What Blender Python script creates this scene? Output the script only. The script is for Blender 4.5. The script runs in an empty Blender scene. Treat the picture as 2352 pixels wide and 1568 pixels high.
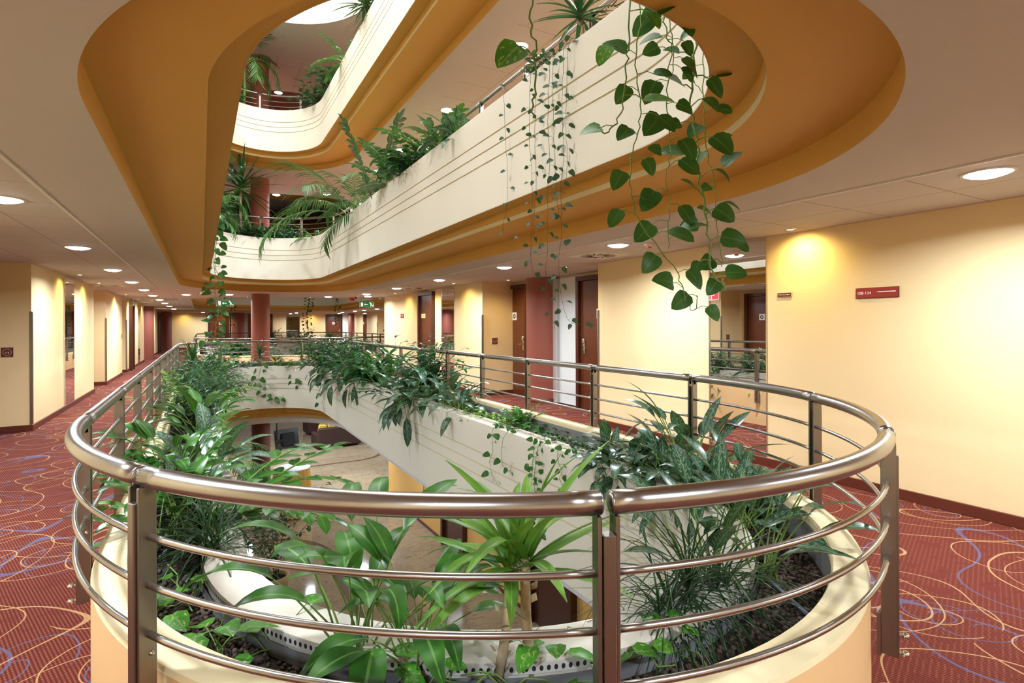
import bpy, math, random
from mathutils import Vector, Matrix
from mathutils.geometry import tessellate_polygon
PI = math.pi
S = bpy.context.scene
C = S.collection
HF = 3.12            # storey height
ZC = 2.29            # ceiling height above each corridor floor
ZG = -3.50           # lobby floor

# ------------------------------------------------------------------ materials
M = {}
def new_mat(name):
    m = bpy.data.materials.new(name); m.use_nodes = True
    nt = m.node_tree
    b = nt.nodes.get('Principled BSDF')
    return m, nt, b
def lk(nt, a, b): nt.links.new(a, b)
def node(nt, t, **kw):
    n = nt.nodes.new(t)
    for k, v in kw.items():
        if k.startswith('i_'): n.inputs[k[2:]].default_value = v
        elif k.startswith('n_'): n.inputs[int(k[2:])].default_value = v
        else: setattr(n, k, v)
    return n
def mth(nt, op, a, b=None, c=None):
    n = nt.nodes.new('ShaderNodeMath'); n.operation = op
    for i, v in enumerate((a, b, c)):
        if v is None: continue
        if isinstance(v, (int, float)): n.inputs[i].default_value = v
        else: nt.links.new(v, n.inputs[i])
    return n.outputs[0]
def mixc(nt, fac, a, b):
    n = nt.nodes.new('ShaderNodeMix'); n.data_type = 'RGBA'
    if isinstance(fac, (int, float)): n.inputs[0].default_value = fac
    else: nt.links.new(fac, n.inputs[0])
    for i, v in ((6, a), (7, b)):
        if isinstance(v, tuple): n.inputs[i].default_value = (*v, 1) if len(v) == 3 else v
        else: nt.links.new(v, n.inputs[i])
    return n.outputs[2]
def paint(name, col, rough=0.6, var=0.06, scale=3.0, bump=0.0, bscale=60, metal=0.0, spec=0.3):
    m, nt, b = new_mat(name)
    tc = node(nt, 'ShaderNodeTexCoord')
    nz = node(nt, 'ShaderNodeTexNoise', i_Scale=scale, i_Detail=4.0)
    lk(nt, tc.outputs['Object'], nz.inputs['Vector'])
    lo = tuple(max(0, c * (1 - var)) for c in col); hi = tuple(min(1, c * (1 + var)) for c in col)
    lk(nt, mixc(nt, nz.outputs['Fac'], lo, hi), b.inputs['Base Color'])
    b.inputs['Roughness'].default_value = rough; b.inputs['Metallic'].default_value = metal
    b.inputs['Specular IOR Level'].default_value = spec
    if bump:
        n2 = node(nt, 'ShaderNodeTexNoise', i_Scale=bscale, i_Detail=3.0)
        lk(nt, tc.outputs['Object'], n2.inputs['Vector'])
        bp = node(nt, 'ShaderNodeBump', i_Strength=bump, i_Distance=0.004)
        lk(nt, n2.outputs['Fac'], bp.inputs['Height']); lk(nt, bp.outputs['Normal'], b.inputs['Normal'])
    M[name] = m
    return m
def glow(name, col, s):
    m, nt, b = new_mat(name)
    b.inputs['Base Color'].default_value = (0.9, 0.9, 0.9, 1)
    b.inputs['Emission Color'].default_value = (*col, 1); b.inputs['Emission Strength'].default_value = s
    nz = node(nt, 'ShaderNodeTexNoise', i_Scale=20.0)
    lk(nt, mth(nt, 'MULTIPLY_ADD', nz.outputs['Fac'], 0.05, 0.3), b.inputs['Roughness'])
    M[name] = m
paint('wall_paint', (0.80, 0.62, 0.345), 0.75, 0.03, 1.2, 0.15, 90)
paint('alcove_white', (0.72, 0.76, 0.76), 0.55, 0.03)
paint('alcove_grey', (0.48, 0.46, 0.46), 0.6, 0.04)
paint('cream', (0.80, 0.755, 0.65), 0.6, 0.05, 1.1, 0.1, 40)
paint('rim_cream', (0.74, 0.63, 0.39), 0.55, 0.06, 2.0, 0.1, 40)
paint('peach', (0.74, 0.50, 0.26)
, 0.65, 0.04, 1.5)
paint('lobby_paint', (0.72, 0.42, 0.13), 0.7, 0.04, 1.5)
paint('terracotta_shaded', (0.10, 0.028, 0.018), 0.65, 0.04, 1.5)  # terracotta darkened to paint in the backlit shade of the lobby column
paint('inner_white', (0.66, 0.62, 0.54), 0.55, 0.08, 3.0)
paint('ochre', (0.68, 0.375, 0.090), 0.62, 0.04, 1.5, 0.08, 80)
paint('groove_shade', (0.70, 0.62, 0.44), 0.7, 0.05)
paint('lobby_band', (0.78, 0.79, 0.83), 0.6, 0.03)
paint('terracotta', (0.27, 0.078, 0.052), 0.55, 0.05, 2.0)
paint('baseboard', (0.115, 0.026, 0.014), 0.4, 0.12, 6.0)
paint('liner', (0.20, 0.20, 0.21), 0.5, 0.12, 8.0)
paint('pebble', (0.085, 0.058, 0.042), 0.65, 0.6, 70.0, spec=0.25)
paint('soil', (0.035, 0.024, 0.017), 0.9, 0.5, 30.0, 0.5, 60)
paint('steel', (0.40, 0.385, 0.37), 0.26, 0.05, 30.0, metal=1.0)
paint('steel_post', (0.30, 0.275, 0.245), 0.32, 0.06, 14.0, metal=1.0)
paint('chrome', (0.72, 0.72, 0.72), 0.14, 0.02, 8.0, metal=1.0)
paint('white_plastic', (0.75, 0.74, 0.70), 0.4, 0.03)
paint('black_plastic', (0.012, 0.012, 0.013), 0.3, 0.1)
paint('sign_red', (0.30, 0.035, 0.025), 0.45, 0.04)
paint('sign_dark', (0.10, 0.018, 0.014), 0.45, 0.04)
paint('sign_edge', (0.62, 0.40, 0.26), 0.45, 0.04)
paint('fire_red', (0.62, 0.030, 0.035), 0.4, 0.04)
paint('exit_green', (0.008, 0.085, 0.032), 0.4, 0.04)
paint('letter', (0.85, 0.83, 0.80), 0.5, 0.02)
paint('plaque', (0.78, 0.68, 0.36), 0.5, 0.05)
paint('pipe', (0.10, 0.12, 0.16), 0.35, 0.1)
paint('cane', (0.46, 0.36, 0.23), 0.8, 0.55, 22.0, 0.7, 40)
paint('stem_green', (0.16, 0.27, 0.06), 0.5, 0.2, 10.0)
paint('stem_dark', (0.035, 0.06, 0.02), 0.5, 0.2, 10.0)
paint('sofa', (0.030, 0.012, 0.009), 0.7, 0.1, 10.0, 0.2, 120)
paint('cushion', (0.50, 0.33, 0.06), 0.8, 0.45, 18.0)
paint('cloth_yellow', (0.72, 0.50, 0.14), 0.75, 0.05)
paint('cloth_white', (0.74, 0.74, 0.80), 0.7, 0.02)
paint('pot', (0.62, 0.46, 0.22), 0.5, 0.06)
paint('glass_dark', (0.015, 0.017, 0.02), 0.12, 0.1)
glow('lamp_cool', (0.90, 0.96, 1.0), 22.0)
glow('lamp_warm', (1.0, 0.84, 0.48), 24.0)
glow('exit_glow', (0.005, 0.14, 0.045), 0.9)
glow('exit_white', (0.75, 0.95, 0.82), 0.75)
M['exit_glow'].node_tree.nodes['Principled BSDF'].inputs['Base Color'].default_value = (0.005, 0.06, 0.02, 1)
glow('fill_glow', (1.0, 0.93, 0.80), 1.25)  # added emission for the roof cap, fills the atrium from above

def wood_mat(name, c0, c1):
    m, nt, b = new_mat(name)
    tc = node(nt, 'ShaderNodeTexCoord'); mp = node(nt, 'ShaderNodeMapping'); mp.inputs['Scale'].default_value = (9, 9, 0.8)
    lk(nt, tc.outputs['Object'], mp.inputs['Vector'])
    nz = node(nt, 'ShaderNodeTexNoise', i_Scale=2.0, i_Detail=6.0, i_Distortion=0.8)
    lk(nt, mp.outputs[0], nz.inputs['Vector'])
    lk(nt, mixc(nt, nz.outputs['Fac'], c0, c1), b.inputs['Base Color'])
    b.inputs['Roughness'].default_value = 0.28
    M[name] = m
wood_mat('wood_door', (0.060, 0.012, 0.006), (0.16, 0.040, 0.014))
wood_mat('wood_frame', (0.040, 0.009, 0.006), (0.080, 0.020, 0.010))

def mirror_mat():
    m, nt, b = new_mat('mirror')
    b.inputs['Base Color'].default_value = (0.86, 0.86, 0.84, 1); b.inputs['Metallic'].default_value = 1
    nz = node(nt, 'ShaderNodeTexNoise', i_Scale=3.0)
    lk(nt, mth(nt, 'MULTIPLY', nz.outputs['Fac'], 0.02), b.inputs['Roughness'])
    M['mirror'] = m
mirror_mat()

def ceiling_mat():
    m, nt, b = new_mat('ceiling')
    tc = node(nt, 'ShaderNodeTexCoord'); sp = node(nt, 'ShaderNodeSeparateXYZ')
    lk(nt, tc.outputs['Object'], sp.inputs[0])
    nz = node(nt, 'ShaderNodeTexNoise', i_Scale=40.0, i_Detail=3.0); lk(nt, tc.outputs['Object'], nz.inputs['Vector'])
    base = mixc(nt, nz.outputs['Fac'], (0.56, 0.515, 0.50), (0.59, 0.545, 0.53))
    # mineral-fibre tile grid over the corridors (outside the plaster band round the opening)
    x, y = sp.outputs[0], sp.outputs[1]
    def line(co, off, per, w):
        f = mth(nt, 'MODULO', mth(nt, 'ADD', mth(nt, 'SUBTRACT', co, off), per * 100), per)
        return mth(nt, 'LESS_THAN', mth(nt, 'ABSOLUTE', mth(nt, 'SUBTRACT', f, per / 2)), w)
    gx = line(x, 3.65 - 0.31, 0.62, 0.005)
    gy = line(y, 1.71 - 0.325, 0.65, 0.005)
    g = mth(nt, 'MAXIMUM', gx, gy)
    out = mth(nt, 'MAXIMUM', mth(nt, 'GREATER_THAN', x, 3.66), mth(nt, 'LESS_THAN', x, -0.88))
    far = mth(nt, 'GREATER_THAN', y, 15.6)
    g = mth(nt, 'MULTIPLY', g, mth(nt, 'MAXIMUM', out, far))
    lk(nt, mixc(nt, mth(nt, 'MULTIPLY', g, 0.75), base, (0.25, 0.19, 0.13)), b.inputs['Base Color'])
    b.inputs['Roughness'].default_value = 0.8
    M['ceiling'] = m
ceiling_mat()

def carpet_mat():
    m, nt, b = new_mat('carpet')
    tc = node(nt, 'ShaderNodeTexCoord')
    wz = node(nt, 'ShaderNodeTexNoise', i_Scale=1.3, i_Detail=1.0); lk(nt, tc.outputs['Object'], wz.inputs['Vector'])
    wv = node(nt, 'ShaderNodeVectorMath', operation='SUBTRACT'); lk(nt, wz.outputs['Color'], wv.inputs[0]); wv.inputs[1].default_value = (.5, .5, .5)
    ws = node(nt, 'ShaderNodeVectorMath', operation='SCALE'); lk(nt, wv.outputs[0], ws.inputs[0]); ws.inputs['Scale'].default_value = 0.28
    wa = node(nt, 'ShaderNodeVectorMath', operation='ADD'); lk(nt, tc.outputs['Object'], wa.inputs[0]); lk(nt, ws.outputs[0], wa.inputs[1])
    def spiral(off, scale, k, rmax, w, rmin=0.03):
        mp = node(nt, 'ShaderNodeVectorMath', operation='ADD'); lk(nt, wa.outputs[0], mp.inputs[0]); mp.inputs[1].default_value = (off, off * .7, 0)
        vo = node(nt, 'ShaderNodeTexVoronoi', voronoi_dimensions='2D'); vo.inputs['Scale'].default_value = scale
        lk(nt, mp.outputs[0], vo.inputs['Vector'])
        df = node(nt, 'ShaderNodeVectorMath', operation='SUBTRACT'); lk(nt, mp.outputs[0], df.inputs[0]); lk(nt, vo.outputs['Position'], df.inputs[1])
        sp = node(nt, 'ShaderNodeSeparateXYZ'); lk(nt, df.outputs[0], sp.inputs[0])
        x, y = sp.outputs[0], sp.outputs[1]
        r = mth(nt, 'SQRT', mth(nt, 'ADD', mth(nt, 'MULTIPLY', x, x), mth(nt, 'MULTIPLY', y, y)))
        th = mth(nt, 'DIVIDE', mth(nt, 'ARCTAN2', y, x), 2 * PI)
        v = mth(nt, 'FRACT', mth(nt, 'ADD', mth(nt, 'ADD', mth(nt, 'MULTIPLY', r, k), th), 10.0))
        ln = mth(nt, 'LESS_THAN', mth(nt, 'ABSOLUTE', mth(nt, 'SUBTRACT', v, 0.5)), w * k)
        ins = mth(nt, 'MULTIPLY', mth(nt, 'LESS_THAN', r, rmax), mth(nt, 'GREATER_THAN', r, rmin))
        return mth(nt, 'MULTIPLY', ln, ins)
    def contour(off, scale, lv, w):
        mp = node(nt, 'ShaderNodeVectorMath', operation='ADD'); lk(nt, tc.outputs['Object'], mp.inputs[0]); mp.inputs[1].default_value = (off, -off, 0)
        nz = node(nt, 'ShaderNodeTexNoise', i_Scale=scale, i_Detail=0.0); lk(nt, mp.outputs[0], nz.inputs['Vector'])
        v = mth(nt, 'FRACT', mth(nt, 'MULTIPLY', nz.outputs['Fac'], lv))
        return mth(nt, 'LESS_THAN', mth(nt, 'ABSOLUTE', mth(nt, 'SUBTRACT', v, 0.5)), w)
    tan = mth(nt, 'MAXIMUM', mth(nt, 'MAXIMUM', spiral(0.0, 1.15, 6.5, 0.36, 0.0034, 0.05), spiral(4.3, 0.8, 4.5, 0.42, 0.0034, 0.12)), contour(3.1, 1.1, 6.0, 0.016))
    blue = mth(nt, 'MAXIMUM', mth(nt, 'MAXIMUM', spiral(7.3, 0.95, 6.0, 0.26, 0.0036, 0.04), spiral(0.02, 1.15, 9.0, 0.17, 0.0040, 0.02)), contour(11.7, 0.9, 4.0, 0.014))
    # ribbed weave and flecks
    sp2 = node(nt, 'ShaderNodeSeparateXYZ'); lk(nt, tc.outputs['Object'], sp2.inputs[0])
    rib = mth(nt, 'MULTIPLY_ADD', mth(nt, 'SINE', mth(nt, 'MULTIPLY', mth(nt, 'ADD', sp2.outputs[0], mth(nt, 'MULTIPLY', sp2.outputs[1], 0.35)), 420.0)), 0.5, 0.5)
    fl = node(nt, 'ShaderNodeTexNoise', i_Scale=9.0, i_Detail=2.0); lk(nt, tc.outputs['Object'], fl.inputs['Vector'])
    across = mth(nt, 'SINE', mth(nt, 'MULTIPLY', mth(nt, 'SUBTRACT', sp2.outputs[1], mth(nt, 'MULTIPLY', sp2.outputs[0], 0.35)), 260.0))
    fleck = mth(nt, 'MULTIPLY', mth(nt, 'GREATER_THAN', mth(nt, 'MULTIPLY', rib, mth(nt, 'MULTIPLY_ADD', across, 0.5, 0.5)), 0.62), mth(nt, 'GREATER_THAN', fl.outputs['Fac'], 0.42))
    pz = node(nt, 'ShaderNodeTexNoise', i_Scale=0.9, i_Detail=2.0); lk(nt, wa.outputs[0], pz.inputs['Vector'])
    patch = mth(nt, 'GREATER_THAN', pz.outputs['Fac'], 0.66)
    c = mixc(nt, rib, (0.082, 0.015, 0.011), (0.165, 0.038, 0.027))
    c = mixc(nt, mth(nt, 'MULTIPLY', patch, 0.35), c, (0.28, 0.10, 0.035))
    c = mixc(nt, mth(nt, 'MULTIPLY', fleck, 0.30), c, (0.42, 0.18, 0.085))
    c = mixc(nt, mth(nt, 'MULTIPLY', blue, 0.62), c, (0.095, 0.115, 0.22))
    c = mixc(nt, mth(nt, 'MULTIPLY', tan, 0.65), c, (0.52, 0.32, 0.15))
    lk(nt, c, b.inputs['Base Color']); b.inputs['Roughness'].default_value = 0.95
    b.inputs['Specular IOR Level'].default_value = 0.1
    bp = node(nt, 'ShaderNodeBump', i_Strength=0.4, i_Distance=0.003); lk(nt, rib, bp.inputs['Height']); lk(nt, bp.outputs['Normal'], b.inputs['Normal'])
    M['carpet'] = m
carpet_mat()

def marble_mat():
    m, nt, b = new_mat('marble')
    tc = node(nt, 'ShaderNodeTexCoord')
    br = node(nt, 'ShaderNodeTexBrick', offset=0.5); br.inputs['Scale'].default_value = 1.0
    br.inputs['Mortar Size'].default_value = 0.004; br.inputs['Brick Width'].default_value = 0.62; br.inputs['Row Height'].default_value = 0.42
    br.inputs['Color1'].default_value = (0.9, 0.9, 0.9, 1); br.inputs['Color2'].default_value = (0.30, 0.30, 0.30, 1); br.inputs['Mortar'].default_value = (0.3, 0.3, 0.3, 1)
    lk(nt, tc.outputs['Object'], br.inputs['Vector'])
    nz = node(nt, 'ShaderNodeTexNoise', i_Scale=2.6, i_Detail=8.0, i_Distortion=1.6); lk(nt, tc.outputs['Object'], nz.inputs['Vector'])
    c = mixc(nt, nz.outputs['Fac'], (0.40, 0.28, 0.16), (0.22, 0.19, 0.15))
    c = mixc(nt, br.outputs['Color'], (0.24, 0.18, 0.115), c)
    mp = node(nt, 'ShaderNodeMapping'); mp.inputs['Scale'].default_value = (1, 2.2, 1); mp.inputs['Rotation'].default_value = (0, 0, 0.5)
    lk(nt, tc.outputs['Object'], mp.inputs['Vector'])
    v2 = node(nt, 'ShaderNodeTexNoise', i_Scale=3.4, i_Detail=9.0, i_Distortion=2.4, i_Roughness=0.7); lk(nt, mp.outputs[0], v2.inputs['Vector'])
    rp = node(nt, 'ShaderNodeMapRange', n_1=0.535, n_2=0.66); lk(nt, v2.outputs['Fac'], rp.inputs[0])
    c = mixc(nt, mth(nt, 'MULTIPLY', rp.outputs[0], 0.8), c, (0.05, 0.036, 0.025))
    lk(nt, c, b.inputs['Base Color']); b.inputs['Roughness'].default_value = 0.07
    b.inputs['Specular IOR Level'].default_value = 0.7
    M['marble'] = m
    paint('marble_dark', (0.11, 0.070, 0.045), 0.12, 0.2, 6.0)
marble_mat()

def strip_mat():
    m, nt, b = new_mat('perforated')
    uv = node(nt, 'ShaderNodeUVMap'); sp = node(nt, 'ShaderNodeSeparateXYZ'); lk(nt, uv.outputs[0], sp.inputs[0])
    fx = mth(nt, 'SUBTRACT', mth(nt, 'FRACT', mth(nt, 'DIVIDE', sp.outputs[0], 0.022)), 0.5)
    fy = mth(nt, 'SUBTRACT', sp.outputs[1], 0.5)
    d = mth(nt, 'SQRT', mth(nt, 'ADD', mth(nt, 'MULTIPLY', fx, fx), mth(nt, 'MULTIPLY', fy, fy)))
    hole = mth(nt, 'LESS_THAN', d, 0.27)
    lk(nt, mixc(nt, hole, (0.62, 0.60, 0.58), (0.03, 0.03, 0.03)), b.inputs['Base Color'])
    b.inputs['Roughness'].default_value = 0.4
    M['perforated'] = m
strip_mat()

def leaf_mat(name, c_dark, c_light, rough=0.38, varieg=None, vs=14.0, vth=0.52, midrib=None, trans=0.0):
    m, nt, b = new_mat(name)
    tc = node(nt, 'ShaderNodeTexCoord'); uv = node(nt, 'ShaderNodeUVMap'); sp = node(nt, 'ShaderNodeSeparateXYZ')
    lk(nt, uv.outputs[0], sp.inputs[0])
    n1 = node(nt, 'ShaderNodeTexNoise', i_Scale=7.0, i_Detail=2.0); lk(nt, tc.outputs['Object'], n1.inputs['Vector'])
    rp = node(nt, 'ShaderNodeMapRange', n_1=0.32, n_2=0.68); lk(nt, n1.outputs['Fac'], rp.inputs[0])
    c = mixc(nt, rp.outputs[0], c_dark, c_light)
    au = mth(nt, 'ABSOLUTE', mth(nt, 'SUBTRACT', mth(nt, 'FRACT', sp.outputs[0]), 0.5))
    if varieg:
        cb = node(nt, 'ShaderNodeCombineXYZ'); lk(nt, mth(nt, 'MULTIPLY', sp.outputs[0], 0.7), cb.inputs[0])
        lk(nt, mth(nt, 'SUBTRACT', sp.outputs[1], mth(nt, 'MULTIPLY', au, 0.55)), cb.inputs[1])
        n2 = node(nt, 'ShaderNodeTexNoise', i_Scale=vs, i_Detail=2.0); lk(nt, cb.outputs[0], n2.inputs['Vector'])
        mk = node(nt, 'ShaderNodeMapRange', n_1=vth, n_2=vth + 0.06); lk(nt, n2.outputs['Fac'], mk.inputs[0])
        edge = mth(nt, 'LESS_THAN', au, 0.40)
        c = mixc(nt, mth(nt, 'MULTIPLY', mth(nt, 'MULTIPLY', mk.outputs[0], edge), 0.8), c, varieg)
    if midrib:
        c = mixc(nt, mth(nt, 'MULTIPLY', mth(nt, 'LESS_THAN', au, 0.045), 0.7), c, midrib)
    lk(nt, c, b.inputs['Base Color']); b.inputs['Roughness'].default_value = rough
    b.inputs['Specular IOR Level'].default_value = 0.28
    tr = node(nt, 'ShaderNodeBsdfTranslucent'); mx = node(nt, 'ShaderNodeMixShader', n_0=0.14)
    lk(nt, mixc(nt, 0.35, c, (0.22, 0.42, 0.05)), tr.inputs['Color'])
    out = nt.nodes.get('Material Output')
    lk(nt, b.outputs[0], mx.inputs[1]); lk(nt, tr.outputs[0], mx.inputs[2]); lk(nt, mx.outputs[0], out.inputs['Surface'])
    M[name] = m
leaf_mat('leaf_aglaonema', (0.010, 0.045, 0.024), (0.028, 0.095, 0.042), 0.30, (0.24, 0.36, 0.27), 16, 0.52, (0.20, 0.34, 0.16))
leaf_mat('leaf_peace', (0.012, 0.065, 0.014), (0.06, 0.21, 0.025), 0.30, None, midrib=(0.16, 0.34, 0.07))
leaf_mat('leaf_yucca', (0.055, 0.19, 0.018), (0.19, 0.38, 0.055), 0.35, None, midrib=(0.26, 0.44, 0.10))
leaf_mat('leaf_grass', (0.007, 0.028, 0.010), (0.022, 0.065, 0.02), 0.32)
leaf_mat('leaf_palm', (0.018, 0.085, 0.022), (0.075, 0.21, 0.035), 0.40)
leaf_mat('leaf_palm_lime', (0.10, 0.26, 0.02), (0.24, 0.42, 0.05), 0.40)
leaf_mat('leaf_ficus', (0.010, 0.062, 0.024), (0.038, 0.165, 0.045), 0.33)
leaf_mat('leaf_zz', (0.012, 0.075, 0.012), (0.055, 0.21, 0.025), 0.24, None, midrib=(0.13, 0.30, 0.06))
leaf_mat('leaf_pothos', (0.018, 0.085, 0.016), (0.045, 0.15, 0.03), 0.35, None, midrib=(0.08, 0.20, 0.04))
leaf_mat('leaf_pothos_gold', (0.045, 0.19, 0.018), (0.085, 0.30, 0.03), 0.32, (0.36, 0.50, 0.13), 7, 0.57, (0.20, 0.36, 0.08))
leaf_mat('leaf_scindapsus', (0.016, 0.050, 0.024), (0.035, 0.085, 0.04), 0.4, (0.20, 0.28, 0.20), 22, 0.58)
leaf_mat('leaf_rubber', (0.012, 0.042, 0.022), (0.030, 0.085, 0.035), 0.26, None, midrib=(0.20, 0.24, 0.10))
leaf_mat('leaf_dracaena', (0.012, 0.05, 0.020), (0.045, 0.13, 0.04), 0.35)

# ------------------------------------------------------------------ mesh builder
class MB:
    def __init__(s): s.v = []; s.f = []; s.u = []; s.mi = []; s.sm = []; s.cur = 0; s.smooth = False
    def vert(s, p): s.v.append(tuple(p)); return len(s.v) - 1
    def face(s, ids, uv=None):
        s.f.append(tuple(ids)); s.u.append(uv); s.mi.append(s.cur); s.sm.append(s.smooth)
    def box(s, c, d, rz=0.0, mtx=None):
        hx, hy, hz = d[0] / 2, d[1] / 2, d[2] / 2
        T = mtx if mtx is not None else Matrix.Translation(c) @ Matrix.Rotation(rz, 4, 'Z')
        i = [s.vert(T @ Vector((x, y, z))) for z in (-hz, hz) for y in (-hy, hy) for x in (-hx, hx)]
        sm, s.smooth = s.smooth, False
        for q in ((0, 2, 3, 1), (4, 5, 7, 6), (0, 1, 5, 4), (2, 6, 7, 3), (0, 4, 6, 2), (1, 3, 7, 5)): s.face([i[k] for k in q])
        s.smooth = sm
    def bevbox(s, c, d, b, rz=0.0, mtx=None):
        # box with chamfered vertical and top edges: stacked octagons
        T = mtx if mtx is not None else Matrix.Translation(c) @ Matrix.Rotation(rz, 4, 'Z')
        hx, hy, hz = d[0] / 2, d[1] / 2, d[2] / 2
        rings = []
        for z, k in ((-hz, b), (-hz + b, 0), (hz - b, 0), (hz, b)):
            x, y = hx - k, hy - k
            pts = [(x, -y + b), (x, y - b), (x - b, y), (-x + b, y), (-x, y - b), (-x, -y + b), (-x + b, -y), (x - b, -y)]
            rings.append([s.vert(T @ Vector((px, py, z))) for px, py in pts])
        for a, e in zip(rings, rings[1:]):
            for k in range(8): s.face((a[k], a[(k + 1) % 8], e[(k + 1) % 8], e[k]))
        s.face(rings[0][::-1]); s.face(rings[-1])
    def tube(s, pts, r, n=8, cap=True, r1=None):
        pts = [Vector(p) for p in pts]; m = len(pts); rings = []
        up = Vector((0, 0, 1)); prev = None
        for k, p in enumerate(pts):
            t = (pts[min(k + 1, m - 1)] - pts[max(k - 1, 0)])
            t = t.normalized() if t.length > 1e-9 else Vector((0, 0, 1))
            if prev is None:
                a = up if abs(t.z) < 0.95 else Vector((1, 0, 0))
                x = (a - t * a.dot(t)).normalized()
            else:
                x = prev - t * prev.dot(t)
                x = x.normalized() if x.length > 1e-6 else prev
            prev = x; y = t.cross(x)
            rr = r if r1 is None else r + (r1 - r) * k / max(1, m - 1)
            rings.append([s.vert(p + (x * math.cos(2 * PI * q / n) + y * math.sin(2 * PI * q / n)) * rr) for q in range(n)])
        sm, s.smooth = s.smooth, True
        for a, e in zip(rings, rings[1:]):
            for q in range(n): s.face((a[q], a[(q + 1) % n], e[(q + 1) % n], e[q]))
        s.smooth = sm
        if cap: s.face(rings[0][::-1]); s.face(rings[-1])
    def lathe(s, prof, c=(0, 0, 0), n=24, cap0=False, cap1=False, smooth=True):
        rings = [[s.vert((c[0] + r * math.cos(2 * PI * q / n), c[1] + r * math.sin(2 * PI * q / n), c[2] + z)) for q in range(n)] for r, z in prof]
        sm, s.smooth = s.smooth, smooth
        for a, e in zip(rings, rings[1:]):
            for q in range(n): s.face((a[q], a[(q + 1) % n], e[(q + 1) % n], e[q]))
        s.smooth = sm
        if cap0: s.face(rings[0][::-1])
        if cap1: s.face(rings[-1])
    def ball(s, c, r, n=8, m=6, sc=(1, 1, 1), mtx=None):
        T = mtx if mtx is not None else Matrix.Translation(c)
        rings = []
        for k in range(m + 1):
            a = -PI / 2 + PI * k / m
            rings.append([s.vert(T @ Vector((r * sc[0] * math.cos(a) * math.cos(2 * PI * q / n), r * sc[1] * math.cos(a) * math.sin(2 * PI * q / n), r * sc[2] * math.sin(a)))) for q in range(n)])
        sm, s.smooth = s.smooth, True
        for a, e in zip(rings, rings[1:]):
            for q in range(n): s.face((a[q], a[(q + 1) % n], e[(q + 1) % n], e[q]))
        s.smooth = sm
    def mesh(s, name, mats):
        me = bpy.data.meshes.new(name)
        me.from_pydata(s.v, [], s.f)
        for m in mats: me.materials.append(M[m])
        me.polygons.foreach_set('material_index', s.mi)
        me.polygons.foreach_set('use_smooth', s.sm)
        if any(u is not None for u in s.u):
            ul = me.uv_layers.new(name='UVMap'); k = 0; buf = [0.0] * (2 * len(me.loops))
            for f, u in zip(s.f, s.u):
                for j in range(len(f)):
                    if u is not None: buf[2 * k], buf[2 * k + 1] = u[j]
                    k += 1
            ul.data.foreach_set('uv', buf)
        me.update()
        return me
    def build(s, name, mats, parent=None, loc=None):
        if isinstance(mats, str): mats = [mats]
        o = bpy.data.objects.new(name, s.mesh(name, mats)); C.objects.link(o)
        if parent is not None: o.parent = parent
        if loc is not None: o.location = loc
        return o
def tag(o, label, cat, group=None, kind=None):
    o['label'] = label; o['category'] = cat
    if group: o['group'] = group
    if kind: o['kind'] = kind
    return o
def thing(name, label, cat, loc=(0, 0, 0), rz=0.0, group=None):
    o = bpy.data.objects.new(name, None); C.objects.link(o)
    o.location = loc; o.rotation_euler = (0, 0, rz); o.empty_display_size = 0.1
    return tag(o, label, cat, group)
def struct(o, label=None, cat=None):
    o['kind'] = 'structure'
    if label: o['label'] = label
    if cat: o['category'] = cat
    return o
def dup(o, parent=None):
    c = o.copy(); C.objects.link(c); c.parent = parent
    for ch in list(o.children): dup(ch, c)
    return c
def relabel(o, label, group=None):
    o['label'] = label
    if group: o['group'] = group

# ------------------------------------------------------------------ ovals
NN, NS, NFAR = 72, 10, 48
class Oval:
    def __init__(s, cx, R, ny, fy, kn, kf, e=2.0): s.cx, s.R, s.ny, s.fy, s.kn, s.kf, s.e = cx, R, ny, fy, kn, kf, e
    def pts(s, R, cx=None, kn=None, kf=None):
        cx = s.cx if cx is None else cx; kn = kn or s.kn; kf = kf or s.kf
        out = []
        def se(v): return math.copysign(abs(v) ** (2.0 / s.e), v)
        for k in range(NN + 1):                      # near arc, left -> right
            a = PI + PI * k / NN
            out.append((cx + R * se(math.cos(a)), s.ny + R * kn * se(math.sin(a))))
        for k in range(1, NS): out.append((cx + R, s.ny + (s.fy - s.ny) * k / NS))
        for k in range(NFAR + 1):
            a = PI * k / NFAR
            out.append((cx + R * se(math.cos(a)), s.fy + R * kf * se(math.sin(a))))
        for k in range(1, NS): out.append((cx - R, s.fy + (s.ny - s.fy) * k / NS))
        return out
def sweep(mb, ov, prof, closed=False, uvlen=False):
    """prof: list of (R, z) or (R, z, cx) rings joined into bands round the oval"""
    rings = []
    for p in prof:
        pp = ov.pts(p[0], p[2] if len(p) > 2 else None, p[3] if len(p) > 3 else None)
        rings.append(([mb.vert((x, y, p[1])) for x, y in pp], pp))
    n = len(rings[0][0])
    for (a, pa), (e, _) in zip(rings, rings[1:]):
        L = 0.0
        for q in range(n):
            r = (q + 1) % n
            d = math.dist(pa[q], pa[r])
            mb.face((a[q], a[r], e[r], e[q]), ((L, 0), (L + d, 0), (L + d, 1), (L, 1)) if uvlen else None)
            L += d
def slab(mb, outer, holes, z, flip=False):
    polys = [[Vector((x, y, 0)) for x, y in outer]] + [[Vector((x, y, 0)) for x, y in h] for h in holes]
    flat = [p for pl in polys for p in pl]
    ids = [mb.vert((p.x, p.y, z)) for p in flat]
    for t in tessellate_polygon(polys):
        a, b2, c2 = (flat[t[0]], flat[t[1]], flat[t[2]])
        up = ((b2.x - a.x) * (c2.y - a.y) - (b2.y - a.y) * (c2.x - a.x)) > 0
        tri = t if up != flip else t[::-1]
        mb.face([ids[k] for k in tri])
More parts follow.
